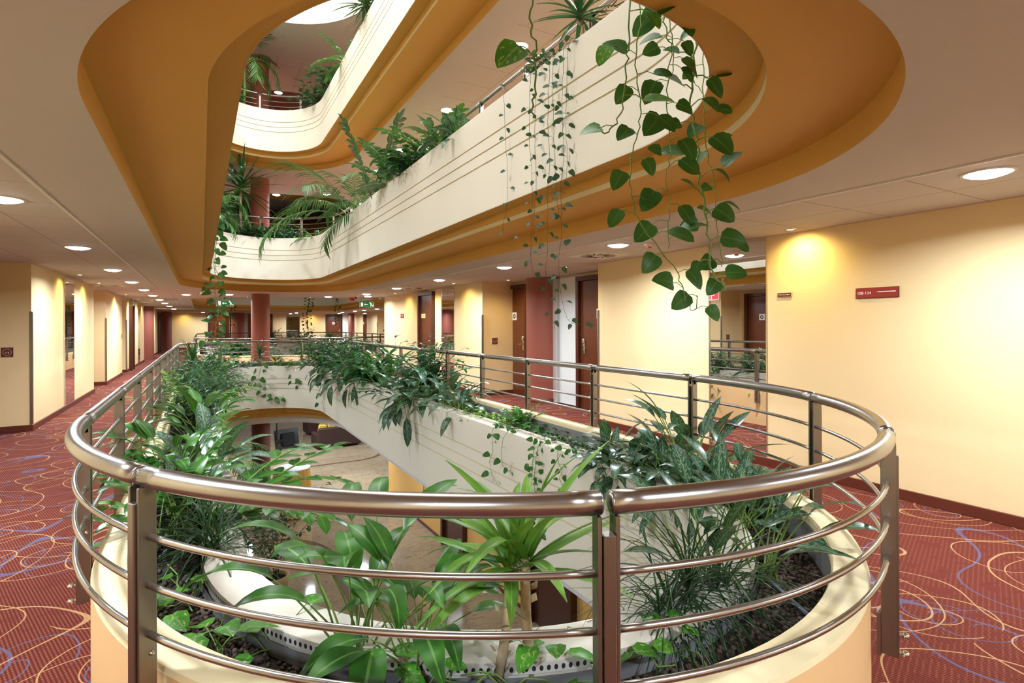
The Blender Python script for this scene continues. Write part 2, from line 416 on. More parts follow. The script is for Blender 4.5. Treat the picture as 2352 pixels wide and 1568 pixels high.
A1 = Oval(1.307, 1.7135, 2.70, 13.11, 1.10, 1.18)        # near atrium
A2 = Oval(3.40, 3.60, 20.4, 31.0, 0.74, 0.60)            # far atrium
def rr(ov, d): return ov.R - d                            # radius at distance d inside the handrail
# ------------------------------------------------------------------ building shell
XL0, XL1 = -2.02, -2.75
XR0, XR1 = 4.92, 5.65
Y0, YE, XF = -2.6, 40.0, 9.2
LEFT = [(XL0, Y0), (XL0, 6.0), (XL1, 6.0), (XL1, 9.75), (XL0, 9.75), (XL0, 14.73), (XL1, 14.73), (XL1, 16.5), (XL0, 16.5), (XL0, 19.6),
        (XL1, 19.6), (XL1, 20.7), (XL0, 20.7), (XL0, 26.6), (XL1, 26.6), (XL1, 30.0), (XL0, 30.0), (XL0, 36.0), (XL1, 36.0), (XL1, YE)]
RIGHT = [(XR0, Y0), (XR0, 6.17), (XR1, 6.17), (XR1, 9.86), (XR0, 9.86), (XR0, 16.64), (XF, 16.64), (XF, 30.6), (XF + .8, 30.6), (XF + .8, 32.6), (XF, 32.6), (XF, YE)]
def wall(name, pl, z0, z1, t, side, mats='wall_paint'):
    mb = MB()
    for (x0, y0), (x1, y1) in zip(pl, pl[1:]):
        L = math.hypot(x1 - x0, y1 - y0); dx, dy = (x1 - x0) / L, (y1 - y0) / L
        nx, ny = (-dy, dx) if side > 0 else (dy, -dx)
        mb.box(((x0 + x1) / 2 + nx * t / 2, (y0 + y1) / 2 + ny * t / 2, (z0 + z1) / 2), (L + 0.002, t, z1 - z0), math.atan2(dy, dx))
    return struct(mb.build(name, mats))
def skirting(name, pl, z0, h, side):
    mb = MB()
    for (x0, y0), (x1, y1) in zip(pl, pl[1:]):
        L = math.hypot(x1 - x0, y1 - y0); dx, dy = (x1 - x0) / L, (y1 - y0) / L
        nx, ny = (-dy, dx) if side > 0 else (dy, -dx)
        mb.bevbox(((x0 + x1) / 2 - nx * 0.009, (y0 + y1) / 2 - ny * 0.009, z0 + h / 2), (L + 0.03, 0.018, h), 0.004, math.atan2(dy, dx))
    return struct(mb.build(name, 'baseboard'))
END = [(XL1, YE), (XF, YE)]
NEAR = [(XL0, Y0), (XR0, Y0)]
for lv in range(3):
    z = lv * HF
    wall('wall_left', LEFT, z, z + ZC, 0.12, 1)
    wall('wall_right', RIGHT, z, z + ZC, 0.12, -1)
    wall('wall_end', END, z, z + ZC, 0.12, 1)
    wall('wall_near', NEAR, z, z + ZC, 0.12, -1)
skirting('baseboard_left', LEFT, 0, 0.085, 1)
skirting('baseboard_right', RIGHT, 0, 0.085, -1)
skirting('baseboard_end', END, 0, 0.085, 1)
OUTER = [(XL1 - .1, Y0 - .1), (XF + .9, Y0 - .1), (XF + .9, YE + .1), (XL1 - .1, YE + .1)]
# carpeted gallery floors
for lv in range(3):
    mb = MB(); slab(mb, OUTER, [A1.pts(1.62), A2.pts(3.5)], 0.0)
    struct(mb.build('floor', 'carpet', loc=(0, 0, lv * HF)))
# ceilings with stepped ochre coves round both openings (soffit of every upper storey)
CO1 = (1.797, 1.402, 1.05)
def cove(name, zc, zs, zb, o2=True, mats=('ceiling', 'ochre', 'ochre')):
    mb = MB()
    h1 = A1.pts(CO1[0], CO1[1], CO1[2], 1.13); h2 = A2.pts(3.68)
    slab(mb, OUTER, [h1, h2], zc, True)
    o = mb.build(name, mats[0]); struct(o)
    t = MB()
    rings = [(CO1[0], zc, CO1[1], CO1[2]), (CO1[0], zs, CO1[1], CO1[2]), (1.31, zs, 1.33, 1.14), (1.308, zs + 0.002, 1.33, 1.14), (1.308, zs + 0.045, 1.33, 1.14), (1.30, zs + 0.05, 1.33, 1.14), (1.30, zb, 1.33, 1.14), (1.137, zb)]
    sweep(t, A1, rings)
    sweep(t, A2, [(3.68, zc), (3.68, zs), (3.2, zs), (3.2, zb), (3.0, zb)])
    nb = len(A1.pts(1.0))
    for q in range(3 * nb, 4 * nb): t.mi[q] = 1
    struct(t.build('trim_1', [mats[1], 'rim_cream']))
    return o
cove('ceiling', ZC, 2.435, 2.55)
cove('ceiling', ZC + HF, 2.435 + HF, 2.55 + HF)
# lobby below: deeper coves, white face band
mb = MB()
slab(mb, OUTER, [A1.pts(CO1[0], CO1[1], CO1[2], 1.13), A2.pts(3.68)], -1.03, True); struct(mb.build('ceiling', 'ceiling'))
mb = MB()
sweep(mb, A1, [(1.64, -0.85), (1.50, -0.85), (1.50, -0.71), (1.34, -0.71), (1.34, -0.575), (1.137, -0.575)])
sweep(mb, A2, [(3.6, -0.95), (3.2, -0.95), (3.2, -0.58), (3.0, -0.58)]); struct(mb.build('trim_2', 'ochre'))
mb = MB()
sweep(mb, A1, [(CO1[0], -1.03, CO1[1], CO1[2]), (1.64, -1.03), (1.64, -0.85)])
sweep(mb, A2, [(3.68, -1.03), (3.6, -1.03), (3.6, -0.95)]); struct(mb.build('trim_3', 'lobby_band'))
# top storey: plain ceiling, cream drum and an added glowing cap as fill
zt = ZC + 2 * HF
AT = Oval(1.402, 1.9, 2.7, 11.6, 1.05, 1.15)
mb = MB(); slab(mb, OUTER, [AT.pts(1.9), A2.pts(3.68)], zt, True); struct(mb.build('ceiling', 'ceiling'))
mb = MB(); sweep(mb, AT, [(1.9, zt), (1.9, zt + 1.0)]); struct(mb.build('trim_4', 'cream'))
mb = MB(); sweep(mb, A2, [(3.68, zt), (3.68, zt + .25), (3.3, zt + .25), (3.3, zt + .8)]); struct(mb.build('trim_5', 'ochre'))
mb = MB(); slab(mb, AT.pts(1.95), [], zt + 1.0, True); struct(mb.build('fill_cap_1', 'fill_glow'))
mb = MB(); slab(mb, A2.pts(3.4), [], zt + .8, True); struct(mb.build('ceiling', 'terracotta'))
# narrow T-bar trims between the plaster band and the tiles
mb = MB()
for x in (3.655, -0.875): mb.box((x, 6.5, ZC - 0.004), (0.022, 18.0, 0.012))
struct(mb.build('trim_6', 'white_plastic'))

# ------------------------------------------------------------------ lobby
mb = MB(); slab(mb, [(-4, -3), (12, -3), (12, 34), (-4, 34)], [], ZG); struct(mb.build('floor', 'marble'))
GW = [(4.95, -2.5), (4.72, 15.6), (12, 15.6)]
wall('wall_lobby_right', GW, ZG, -1.03, 0.12, -1, 'lobby_paint')
wall('wall_lobby_left', [(-4, -3), (-4, 34)], ZG, -1.03, 0.12, 1, 'cream')
wall('wall_lobby_end', [(-4, 34), (12, 34)], ZG, -1.03, 0.12, 1, 'cream')
wall('wall_lobby_near', [(-4, -3), (12, -3)], ZG, -1.03, 0.12, -1, 'cream')
skirting('baseboard_lobby', GW, ZG, 0.07, -1)
def band(mb, pts, w, z):
    P = [Vector((x, y, 0)) for x, y in pts]; ids = []
    for k, p in enumerate(P):
        t = (P[min(k + 1, len(P) - 1)] - P[max(k - 1, 0)]).normalized(); n = Vector((-t.y, t.x, 0)) * w / 2
        ids.append((mb.vert((p.x + n.x, p.y + n.y, z)), mb.vert((p.x - n.x, p.y - n.y, z))))
    for a, e in zip(ids, ids[1:]): mb.face((a[0], a[1], e[1], e[0]))
mb = MB()
p = [(-3.5, 20.1), (4.9, 20.15)] + [(4.9 + 1.2 * math.sin(a), 21.35 - 1.2 * math.cos(a)) for a in [k * PI / 16 for k in range(1, 8)]] + [(6.1, 21.35), (6.1, 30)]
band(mb, p, 0.16, ZG + 0.002)
p = [(1.2 + 1.25 * math.cos(a), 11.9 + 1.75 * math.sin(a)) for a in [PI * 0.72 - k * PI / 22 for k in range(20)]] + [(2.35, 9.0), (2.35, 4)]
band(mb, p, 0.16, ZG + 0.002)
struct(mb.build('trim_7', 'marble_dark'))

# ------------------------------------------------------------------ planters
def planter(ov, lv, label, detail, holes=True):
    z = lv * HF
    r = ov.R
    t = thing('planter', label, 'planter', (0, 0, z))
    k1 = ov.kn
    ro, ri, wo, wi = r - 0.043, r - 0.155, r - 0.405, r - 0.575
    mb = MB(); sweep(mb, ov, [(ro, 0.0), (ro, 0.515)]); mb2 = mb
    o = mb.build('outer_wall', 'peach', t)
    mb = MB(); sweep(mb, ov, [(ro, 0.515), (ro - 0.006, 0.53), (ri + 0.006, 0.53), (ri, 0.52), (ri, 0.49)]); mb.build('rim', 'rim_cream', t)
    mb = MB(); sweep(mb, ov, [(ri, 0.49), (ri, 0.33)]); sweep(mb, ov, [(wo + 0.012, 0.33), (wo + 0.012, 0.405)]); mb.build('liner', 'liner', t)
    mb = MB(); sweep(mb, ov, [(ri, 0.355), (wo, 0.355)]); mb.build('soil', 'soil', t)
    zi = 0.44; zb = -0.575
    def fr(R): return R
    prof = [(wo, 0.33), (wo, zi), (wi + 0.006, zi), (wi, zi - 0.006)]
    mb = MB(); sweep(mb, ov, prof); mb.build('inner_rim', 'inner_white', t)
    pr = [(wi, zi - 0.006)]
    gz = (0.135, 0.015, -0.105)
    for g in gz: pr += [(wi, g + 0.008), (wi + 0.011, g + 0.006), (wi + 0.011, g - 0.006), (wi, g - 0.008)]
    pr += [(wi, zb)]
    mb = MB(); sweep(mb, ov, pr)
    # groove shade painted in: a darker second material slot on their floors
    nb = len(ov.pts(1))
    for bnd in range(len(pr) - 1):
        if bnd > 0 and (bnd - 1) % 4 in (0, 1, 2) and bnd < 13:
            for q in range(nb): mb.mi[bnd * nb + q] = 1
    mb.build('fascia', ['cream', 'groove_shade'], t)
    if detail:
        mb = MB(); sweep(mb, ov, [(wo + 0.004, 0.407), (wo + 0.004, 0.437)], uvlen=True); mb.build('edge_strip', 'perforated', t)
        # pebbles over the bed of the near end
        rnd = random.Random(5); mb = MB(); mb.smooth = True
        kn = ov.kn
        for _ in range(5200):
            y = rnd.random()
            if y < 0.62: a = PI + PI * rnd.random(); rad = rnd.uniform(wo + 0.02, ri - 0.01); x, yy = ov.cx + rad * math.cos(a), ov.ny + rad * kn * math.sin(a)
            else:
                rad = rnd.uniform(wo + 0.02, ri - 0.01) * rnd.choice((-1, 1)); x, yy = ov.cx + rad, ov.ny + rnd.random() * 3.2
            q = rnd.uniform(0.007, 0.0125)
            T = Matrix.Translation((x, yy, 0.355 + rnd.uniform(0.0, 0.012))) @ Matrix.Rotation(rnd.random() * 6.3, 4, 'Z') @ Matrix.Rotation(rnd.random(), 4, 'X')
            mb.ball(None, q, 6, 4, (1, rnd.uniform(.7, 1), rnd.uniform(.6, .85)), T)
        p = mb.build('pebbles', 'pebble', t); p['kind'] = 'stuff'
    return t
planter(A1, 0, 'cream oval planter with pebble bed behind the nearest steel railing', True)
planter(A1, 1, 'cream grooved planter parapet one storey up, directly over the nearest railing', False)
planter(A1, 2, 'cream grooved planter parapet two storeys up, highest in the atrium', False)
planter(A2, 0, 'low cream planter round the far atrium behind the lone terracotta column', False)
planter(A2, 1, 'cream planter parapet above the far atrium, over the distant guestroom doors', False)
# the drip irrigation pipe in the near bed
mb = MB()
P = A1.pts(1.50)
seg = [(x, y, 0.378) for x, y in P[30:46]] + [(A1.cx + 1.50, 3.0 + k * .4, 0.378) for k in range(3)]
mb.tube(seg, 0.009, 8)
o = mb.build('irrigation_pipe', 'pipe'); tag(o, 'dark drip pipe lying on the pebbles inside the curved planter rim', 'pipe')

# ------------------------------------------------------------------ railings
class Path:
    def __init__(s, pts):
        s.p = [Vector((x, y, 0)) for x, y in pts]; s.p.append(s.p[0].copy()); s.L = [0.0]
        for a, b in zip(s.p, s.p[1:]): s.L.append(s.L[-1] + (b - a).length)
        s.T = s.L[-1]
    def at(s, q):
        q %= s.T
        import bisect
        k = min(len(s.p) - 2, max(0, bisect.bisect_right(s.L, q) - 1))
        f = (q - s.L[k]) / max(1e-9, s.L[k + 1] - s.L[k])
        return s.p[k].lerp(s.p[k + 1], f)
    def frame(s, q):
        t = (s.at(q + .01) - s.at(q - .01)).normalized()
        return s.at(q), t, Vector((t.y, -t.x, 0))      # outward normal (path runs counter-clockwise)
    def nearest(s, x, y):
        best = min(range(len(s.p) - 1), key=lambda k: (s.p[k] - Vector((x, y, 0))).length)
        lo, hi = s.L[best] - .3, s.L[best] + .3
        return min((lo + (hi - lo) * i / 60 for i in range(61)), key=lambda q: (s.at(q) - Vector((x, y, 0))).length) % s.T
def railing(ov, posts_xy, label, group=None):
    t = thing('railing', label, 'railing', (0, 0, 0), 0, group)
    pa = Path(ov.pts(ov.R))
    qs = sorted(pa.nearest(x, y) for x, y in posts_xy)
    n = len(qs)
    zr = 1.041
    for i, q in enumerate(qs):
        q2 = qs[(i + 1) % n] + (pa.T if i == n - 1 else 0)
        L = q2 - q; m = max(3, int(L / 0.07))
        gap = 0.013
        mb = MB(); pts = []
        for k in range(m + 1):
            p = pa.at(q + gap + (L - 2 * gap) * k / m); pts.append((p.x, p.y, zr))
        mb.tube(pts, 0.0262, 18)
        for e, d in ((pts[0], pts[1]), (pts[-1], pts[-2])):
            v = (Vector(e) - Vector(d)).normalized()
            T = Matrix.Translation(e) @ v.to_track_quat('Z', 'Y').to_matrix().to_4x4()
            mb.ball(None, 0.0262, 18, 6, (1, 1, .28), T)
        mb.build('handrail', 'steel', t)
        for zb in (0.891, 0.768, 0.645):
            mb = MB(); pts = []
            for k in range(m + 1):
                p = pa.at(q + 0.024 + (L - 0.048) * k / m); pts.append((p.x, p.y, zb))
            mb.tube(pts, 0.0087, 10); mb.build('crossbar', 'steel', t)
    for q in qs:
        p, tg, nr = pa.frame(q)
        R = Matrix((( tg.x, nr.x, 0, p.x), (tg.y, nr.y, 0, p.y), (0, 0, 1, 0), (0, 0, 0, 1)))
        mb = MB()
        for sx in (-1, 1):
            mb.bevbox(None, (0.009, 0.044, 0.70), 0.0015, mtx=R @ Matrix.Translation((sx * 0.0195, 0.004, 0.668)))
        mb.bevbox(None, (0.027, 0.034, 0.67), 0.002, mtx=R @ Matrix.Translation((0, 0.016, 0.645)))
        for sx in (-1, 1):      # saddles that carry the two rail ends
            mb.box(None, (0.009, 0.022, 0.03), mtx=R @ Matrix.Translation((sx * 0.0195, 0.0, 1.012)))
        mb.box(None, (0.05, 0.012, 0.14), mtx=R @ Matrix.Translation((0, -0.024, 0.38)))
        po = mb.build('post', 'steel_post', t)
        for zb in (0.385, 0.325):
            b2 = MB()
            b2.tube([R @ Vector((0, -0.03, zb)), R @ Vector((0, 0.052, zb))], 0.006, 8)
            b2.ball(None, 0.0125, 8, 6, (1, 1, .9), R @ Matrix.Translation((0, 0.05, zb)))
            b2.build('bolt', 'chrome', po)
        b2 = MB()
        for sx in (-1, 1): b2.ball(None, 0.0065, 8, 5, mtx=R @ Matrix.Translation((sx * 0.026, -0.004, 0.597)))
        b2.build('screw', 'chrome', po)
    return t
rx, lx = A1.cx + A1.R, A1.cx - A1.R
pp = [(-.137, 1.664), (.75, .928), (2.0, .994), (2.78, 1.67), (rx, 2.74), (rx, 3.86), (rx, 4.99), (rx, 6.07)] + [(rx, 7.2 + 1.12 * k) for k in range(6)]
pp += [(lx, 2.774), (lx, 3.865), (lx, 4.9)] + [(lx, 6.0 + 1.12 * k) for k in range(7)]
pp += [(A1.cx + A1.R * math.cos(a), A1.fy + A1.R * A1.kf * math.sin(a)) for a in (0.45, 1.0, 1.57, 2.14, 2.7)]
rail0 = railing(A1, pp, 'brushed steel railing curving round the nearest atrium, closest to the camera')
rail1 = dup(rail0); rail1.location.z = HF; relabel(rail1, 'steel railing one storey up, behind the plants over the nearest atrium')
rail2 = dup(rail0); rail2.location.z = 2 * HF; relabel(rail2, 'steel railing two storeys up, behind the topmost planter plants')
pa2 = Path(A2.pts(A2.R)); n2 = 30
railing(A2, [tuple(pa2.at(pa2.T * k / n2 + .4).xy) for k in range(n2)], 'steel railing round the far atrium, behind the lone terracotta column')
# ------------------------------------------------------------------ doors, mirrors, columns, corner guards
def text_mesh(txt, size, depth=0.0008, align='CENTER'):
    cu = bpy.data.curves.new('lettering', 'FONT'); cu.body = txt; cu.size = size; cu.extrude = depth; cu.align_x = align; cu.align_y = 'CENTER'; cu.resolution_u = 2
    o = bpy.data.objects.new('tmp', cu); C.objects.link(o)
    dg = bpy.context.evaluated_depsgraph_get()
    me = bpy.data.meshes.new_from_object(o.evaluated_get(dg)); bpy.data.objects.remove(o)
    return me
def on_wall(p, face):       # object matrix: local X runs along the wall, local Y is up, local Z points into the room
    n = {'-X': Vector((-1, 0, 0)), '+X': Vector((1, 0, 0)), '-Y': Vector((0, -1, 0)), '+Y': Vector((0, 1, 0))}[face]
    up = Vector((0, 0, 1)); x = up.cross(n)
    return Matrix(((x.x, up.x, n.x, p[0]), (x.y, up.y, n.y, p[1]), (x.z, up.z, n.z, p[2]), (0, 0, 0, 1)))
def wall_thing(name, label, cat, p, face, group=None):
    t = thing(name, label, cat, (0, 0, 0), 0, group); t.matrix_world = on_wall(p, face); return t
def place_text(txt, size, parent, loc, mat='letter', name='lettering'):
    me = text_mesh(txt, size); me.materials.clear(); me.materials.append(M[mat])
    o = bpy.data.objects.new(name, me); C.objects.link(o); o.parent = parent; o.location = loc
    return o
nd = [0]
def door(p, face, w=0.98, h=2.14, hinge=1, sign=True, handle=True, z=True):
    nd[0] += 1
    t = bpy.data.objects.new('door_%d' % nd[0], None); C.objects.link(t); struct(t); t.matrix_world = on_wall(p, face)
    mb = MB(); f = 0.075
    for sx in (-1, 1): mb.bevbox((sx * (w / 2 + f / 2), h / 2, 0.035), (f, h + f * 0, 0.11), 0.004)
    mb.bevbox((0, h + f / 2, 0.035), (w + 2 * f, f, 0.11), 0.004); mb.build('frame', 'wood_frame', t)
    mb = MB(); mb.bevbox((0, h / 2, 0.012), (w, h - .01, 0.04), 0.003); lf = mb.build('leaf', 'wood_door', t)
    if handle:
        hx = -hinge * (w / 2 - 0.10)
        mb = MB(); mb.bevbox((hx, 1.05, 0.04), (0.055, 0.27, 0.016), 0.005); mb.bevbox((hx, 1.15, 0.052), (0.062, 0.09, 0.03), 0.01)
        mb.tube([(hx, 1.04, 0.045), (hx, 1.04, 0.085), (hx + hinge * 0.12, 1.035, 0.09)], 0.010, 8); mb.build('handle', 'chrome', lf)
    if sign:
        mb = MB(); mb.box((hinge * 0.05, 1.60, 0.036), (0.16, 0.16, 0.008)); s = mb.build('notice_plate', 'white_plastic', lf)
        mb = MB(); mb.lathe([(0.022, 0), (0.05, 0), (0.05, 0.002), (0.022, 0.002)], (hinge * 0.05, 1.60, 0.0402), 20); mb.build('emblem', 'sign_dark', s)
    return t
door((XR1 - .001, 9.72, 0), '-X', 0.80, 2.16, -1)                         # right alcove, far door with lock
door((XR1 - .001, 7.05, 0), '-X', 0.94, 2.16, 1)                          # right alcove, near door
d3 = door((XR0 - .001, 12.93, 0), '-X', 0.86, 2.17, -1, sign=False)
mb = MB(); mb.box((-0.2, 1.66, 0.036), (0.27, 0.11, 0.006)); o = mb.build('name_plaque', 'plaque', d3)
mb = MB(); mb.box((-0.2, 1.66, 0.0395), (0.21, 0.07, 0.002)); mb.build('plaque_field', 'cloth_yellow', o)
door((XL1 + .001, 9.0, 0), '+X', 0.94, 2.14, 1)
door((XL1 + .001, 7.2, 0), '+X', 0.94, 2.14, -1)
door((XL1 + .001, 15.6, 0), '+X', 0.94, 2.14, 1)
door((XL0 + .001, 21.75, 0), '+X', 0.62, 2.14, 1, sign=False)
door((XL0 + .001, 35.2, 0), '+X', 0.9, 2.14, 1, sign=False)
for x, w, hg in ((1.02, 1.15, 1), (3.45, 1.3, 1), (8.2, 0.95, -1)): door((x, YE - .001, 0), '-Y', w, 2.14, hg)
nm = [0]
def mirror(p, face, w, z0, z1, label, split=True):
    t = wall_thing('wall_mirror', label, 'mirror', p, face)
    mb = MB()
    if split:
        zs = 1.83; mb.bevbox((0, (z0 + zs) / 2, 0.006), (w, zs - z0 - .006, 0.010), 0.003); mb.bevbox((0, (zs + z1) / 2, 0.006), (w, z1 - zs - .006, 0.010), 0.003)
    else: mb.bevbox((0, (z0 + z1) / 2, 0.006), (w, z1 - z0, 0.010), 0.003)
    mb.build('mirror_glass', 'mirror', t)
    mb = MB(); mb.box((-w / 2 - .008, (z0 + z1) / 2, 0.009), (0.016, z1 - z0, 0.018)); mb.build('edge_trim', 'chrome', t)
    return t
mirror((XR0, 3.845, 0), '-X', 0.69, 0.09, 2.28, 'tall wall mirror beside the red 108-134 sign, reflecting railing and a dark door')
mirror((XR0, 11.62, 0), '-X', 0.70, 0.09, 2.27, 'narrow wall mirror between dark door and terracotta column alcove on the right wall')
mirror((XL0, 12.2, 0), '+X', 0.80, 0.09, 2.26, 'wall mirror on the nearest left corridor wall segment')
mirror((XL0, 24.5, 0), '+X', 0.80, 0.09, 2.26, 'wall mirror far down the left corridor, before the terracotta pier', False)
mirror((XF, 35.4, 0), '-X', 0.9, 0.09, 2.26, 'distant wall mirror right of the far atrium, beside yellow wall', False)
mirror((5.48, YE, 0), '-Y', 0.85, 0.09, 2.26, 'distant mirror panel on the end wall behind the hanging vines', False)
# corner guards
cg = MB()
def guard(x, y, label):
    mb = MB(); mb.bevbox((x, y, 0.86), (0.035, 0.035, 1.54), 0.006)
    o = mb.build('corner_guard', 'steel_post'); tag(o, label, 'corner guard')
guard(XL0, 9.75, 'steel corner guard on the left wall corner beside the room 118 sign')
guard(XL0, 16.5, 'steel corner guard on the second left alcove corner')
guard(XL0, 20.7, 'steel corner guard on the third left alcove corner')
guard(XL0, 30.0, 'slim dark corner guard on the farthest left alcove corner')
guard(XR0, 6.17, 'steel corner guard on the right wall corner beside the dark recessed door')
guard(XR0, 9.86, 'steel corner guard on the right wall corner beside the orange alcove return')
guard(XF, 32.6, 'distant corner guard on the yellow wall right of the far atrium')
# columns (structure)
def column(x, y, r, z0, z1, name, mat='terracotta'):
    mb = MB(); mb.lathe([(r, 0), (r, z1 - z0)], (x, y, z0), 40); return struct(mb.build(name, mat))
column(1.40, 16.3, 0.235, ZG, -1.0, 'pillar_lobby', 'terracotta_shaded')
for lv in range(3): column(1.40, 16.3, 0.235, lv * HF, lv * HF + ZC, 'pillar_%d' % (lv + 1))
column(5.62, 8.62, 0.36, 0, ZC, 'pillar_4')
mb = MB(); mb.lathe([(.372, 0), (.372, .085), (.36, .09)], (5.62, 8.62, 0), 40); struct(mb.build('baseboard_pillar', 'baseboard'))
column(XL1 + .55, 28.3, 0.42, 0, ZC, 'pillar_5'); column(XL1 + .75, 38.2, 0.5, 0, ZC, 'pillar_6')
column(2.1, 39.9, 0.36, 0, ZC, 'pillar_7'); column(XF + .1, 38.6, 0.4, 0, ZC, 'pillar_8')
# white service panels in the right alcove
mb = MB(); mb.bevbox((XR1 - .02, 7.90, 1.14), (0.04, 0.50, 2.24), 0.004); o = mb.build('trim_8', 'alcove_white'); struct(o)
mb = MB(); mb.bevbox((XR1 - .05, 8.23, 1.14), (0.10, 0.16, 2.24), 0.004); o = mb.build('trim_9', 'alcove_grey'); struct(o)
mb = MB()
for x, w, m in ((1.73, .3, 0), (2.58, .38, 1), (8.98, .4, 0)): mb.cur = m; mb.bevbox((x, YE - .03, 1.14), (w, 0.06, 2.24), 0.004)
struct(mb.build('trim_10', ['alcove_white', 'alcove_grey']))

# ------------------------------------------------------------------ signs
def plate(t, w, h, mat='sign_red', edge='sign_edge', b=0.006):
    mb = MB(); mb.bevbox((0, 0, 0.006), (w, h, 0.012), 0.002); mb.build('sign_edge', edge, t)
    mb = MB(); mb.bevbox((0, 0, 0.0085), (w - 2 * b, h - 2 * b, 0.0115), 0.001); return mb.build('sign_face', mat, t)
t = wall_thing('direction_sign', 'red wall sign reading 108-134 with a white arrow', 'sign', (XR0, 2.47, 1.679), '-X')
plate(t, 0.335, 0.088, 'sign_red', 'sign_dark', 0.004)
place_text('108-134', 0.034, t, (-0.098, -0.001, 0.0150))
mb = MB(); mb.box((0.078, 0.006, 0.0150), (0.135, 0.0075, 0.001)); mb.lathe([(0, 0.0009), (0.0065, 0.0009), (0.0065, 0)], (0.012, 0.006, 0.0146), 12); mb.build('arrow', 'letter', t)
t = wall_thing('small_sign', 'small dark red wall sign left of the 108-134 sign', 'sign', (XR0, 3.302, 1.703), '-X')
plate(t, 0.15, 0.045, 'sign_dark', 'sign_edge', 0.005); place_text('Tuzil surcap mediteur', 0.0135, t, (0, 0, 0.0150))
t = wall_thing('small_sign', 'tiny red and white sign on the far right wall before the dark door', 'sign', (XR0, 14.91, 1.69), '-X')
plate(t, 0.26, 0.12, 'sign_red', 'sign_dark', 0.006); place_text('<  >', 0.10, t, (0, 0, 0.0150))
def room_sign(p, face, txt, label, s=0.13):
    t = wall_thing('room_sign', label, 'sign', p, face); plate(t, s, s, 'sign_dark', 'sign_edge', 0.006)
    mb = MB(); mb.lathe([(s * .30, 0), (s * .345, 0), (s * .345, .001), (s * .30, .001)], (0, 0, 0.0145), 32, smooth=False); mb.build('ring', 'sign_edge', t)
    if txt: place_text(txt, s * 0.22, t, (0, -s * .05, 0.0150))
room_sign((-2.268, 9.75, 1.083), '-Y', '118', 'dark red room number sign 118 on the left orange alcove return', 0.135)
room_sign((5.192, 9.86, 1.10), '-Y', '112', 'dark red room number sign beside the door left of the terracotta column', 0.135)
room_sign((XL0, 19.45, 1.14), '+X', '', 'red room sign edge-on, down the left corridor before the third alcove', 0.13)
room_sign((XF + .45, 32.6, 1.12), '-Y', '', 'distant red room sign on the orange return right of the far atrium', 0.16)
t = wall_thing('fire_hose_sign', 'red and white fire hose sign standing out at the edge of the tall mirror', 'sign', (XR0 - .012, 4.125, 1.752), '-X')
mb = MB(); mb.bevbox((0, 0, 0.006), (0.128, 0.135, 0.012), 0.002); mb.build('sign_edge', 'letter', t)
mb = MB(); mb.bevbox((0, 0, 0.0085), (0.116, 0.122, 0.0115), 0.001); mb.build('sign_face', 'fire_red', t)
mb = MB(); mb.box((-0.022, 0.018, 0.0148), (0.052, 0.07, 0.001)); mb.box((-0.034, -0.036, 0.0148), (0.012, 0.04, 0.001)); mb.box((0.012, 0.024, 0.0148), (0.02, 0.008, 0.001))
mb.lathe([(0, .001), (0.016, .001), (0.016, 0)], (0.033, 0.024, 0.0143), 16); mb.build('pictogram', 'letter', t)
def exit_sign(x, y, label):
    t = wall_thing('exit_sign', label, 'sign', (x, y, ZC - 0.19), '-Y')
    mb = MB(); mb.bevbox((0, 0, 0), (0.46, 0.18, 0.035), 0.004); mb.build('casing', 'white_plastic', t)
    mb = MB(); mb.bevbox((0, 0, 0.018), (0.44, 0.16, 0.004), 0.001); mb.build('sign_face', 'exit_glow', t)
    mb = MB(); mb.box((-0.15, 0, 0.021), (0.07, 0.12, 0.001))
    mb.box((0.0, 0, 0.021), (0.09, 0.02, 0.001)); i = [mb.vert(q) for q in ((-0.085, 0, .0215), (-0.04, -0.035, .0215), (-0.04, 0.035, .0215))]; mb.face(i)
    for a, b2, w in (((0.11, 0.05), (0.175, -0.03), .022), ((0.14, 0.0), (0.13, -0.06), .018), ((0.17, -0.02), (0.21, -0.05), .016), ((0.12, 0.045), (0.165, 0.03), .014)):
        d = Vector((b2[0] - a[0], b2[1] - a[1])); n = Vector((-d.y, d.x)).normalized() * w / 2
        mb.face([mb.vert((a[0] + n.x, a[1] + n.y, .0214)), mb.vert((a[0] - n.x, a[1] - n.y, .0214)), mb.vert((b2[0] - n.x, b2[1] - n.y, .0214)), mb.vert((b2[0] + n.x, b2[1] + n.y, .0214))])
    mb.lathe([(0, .001), (0.016, .001), (0.016, 0)], (0.105, 0.065, 0.0205), 12); mb.build('pictogram', 'exit_white', t)
    mb = MB()
    for sx in (-.17, .17): mb.tube([(sx, 0.09, 0), (sx, 0.19, 0)], 0.004, 6)
    mb.build('hanger', 'chrome', t)
exit_sign(0.62, 18.3, 'green exit sign with left arrow hanging left of the column')
exit_sign(4.62, 17.6, 'green exit sign with left arrow hanging near the right wall corner')

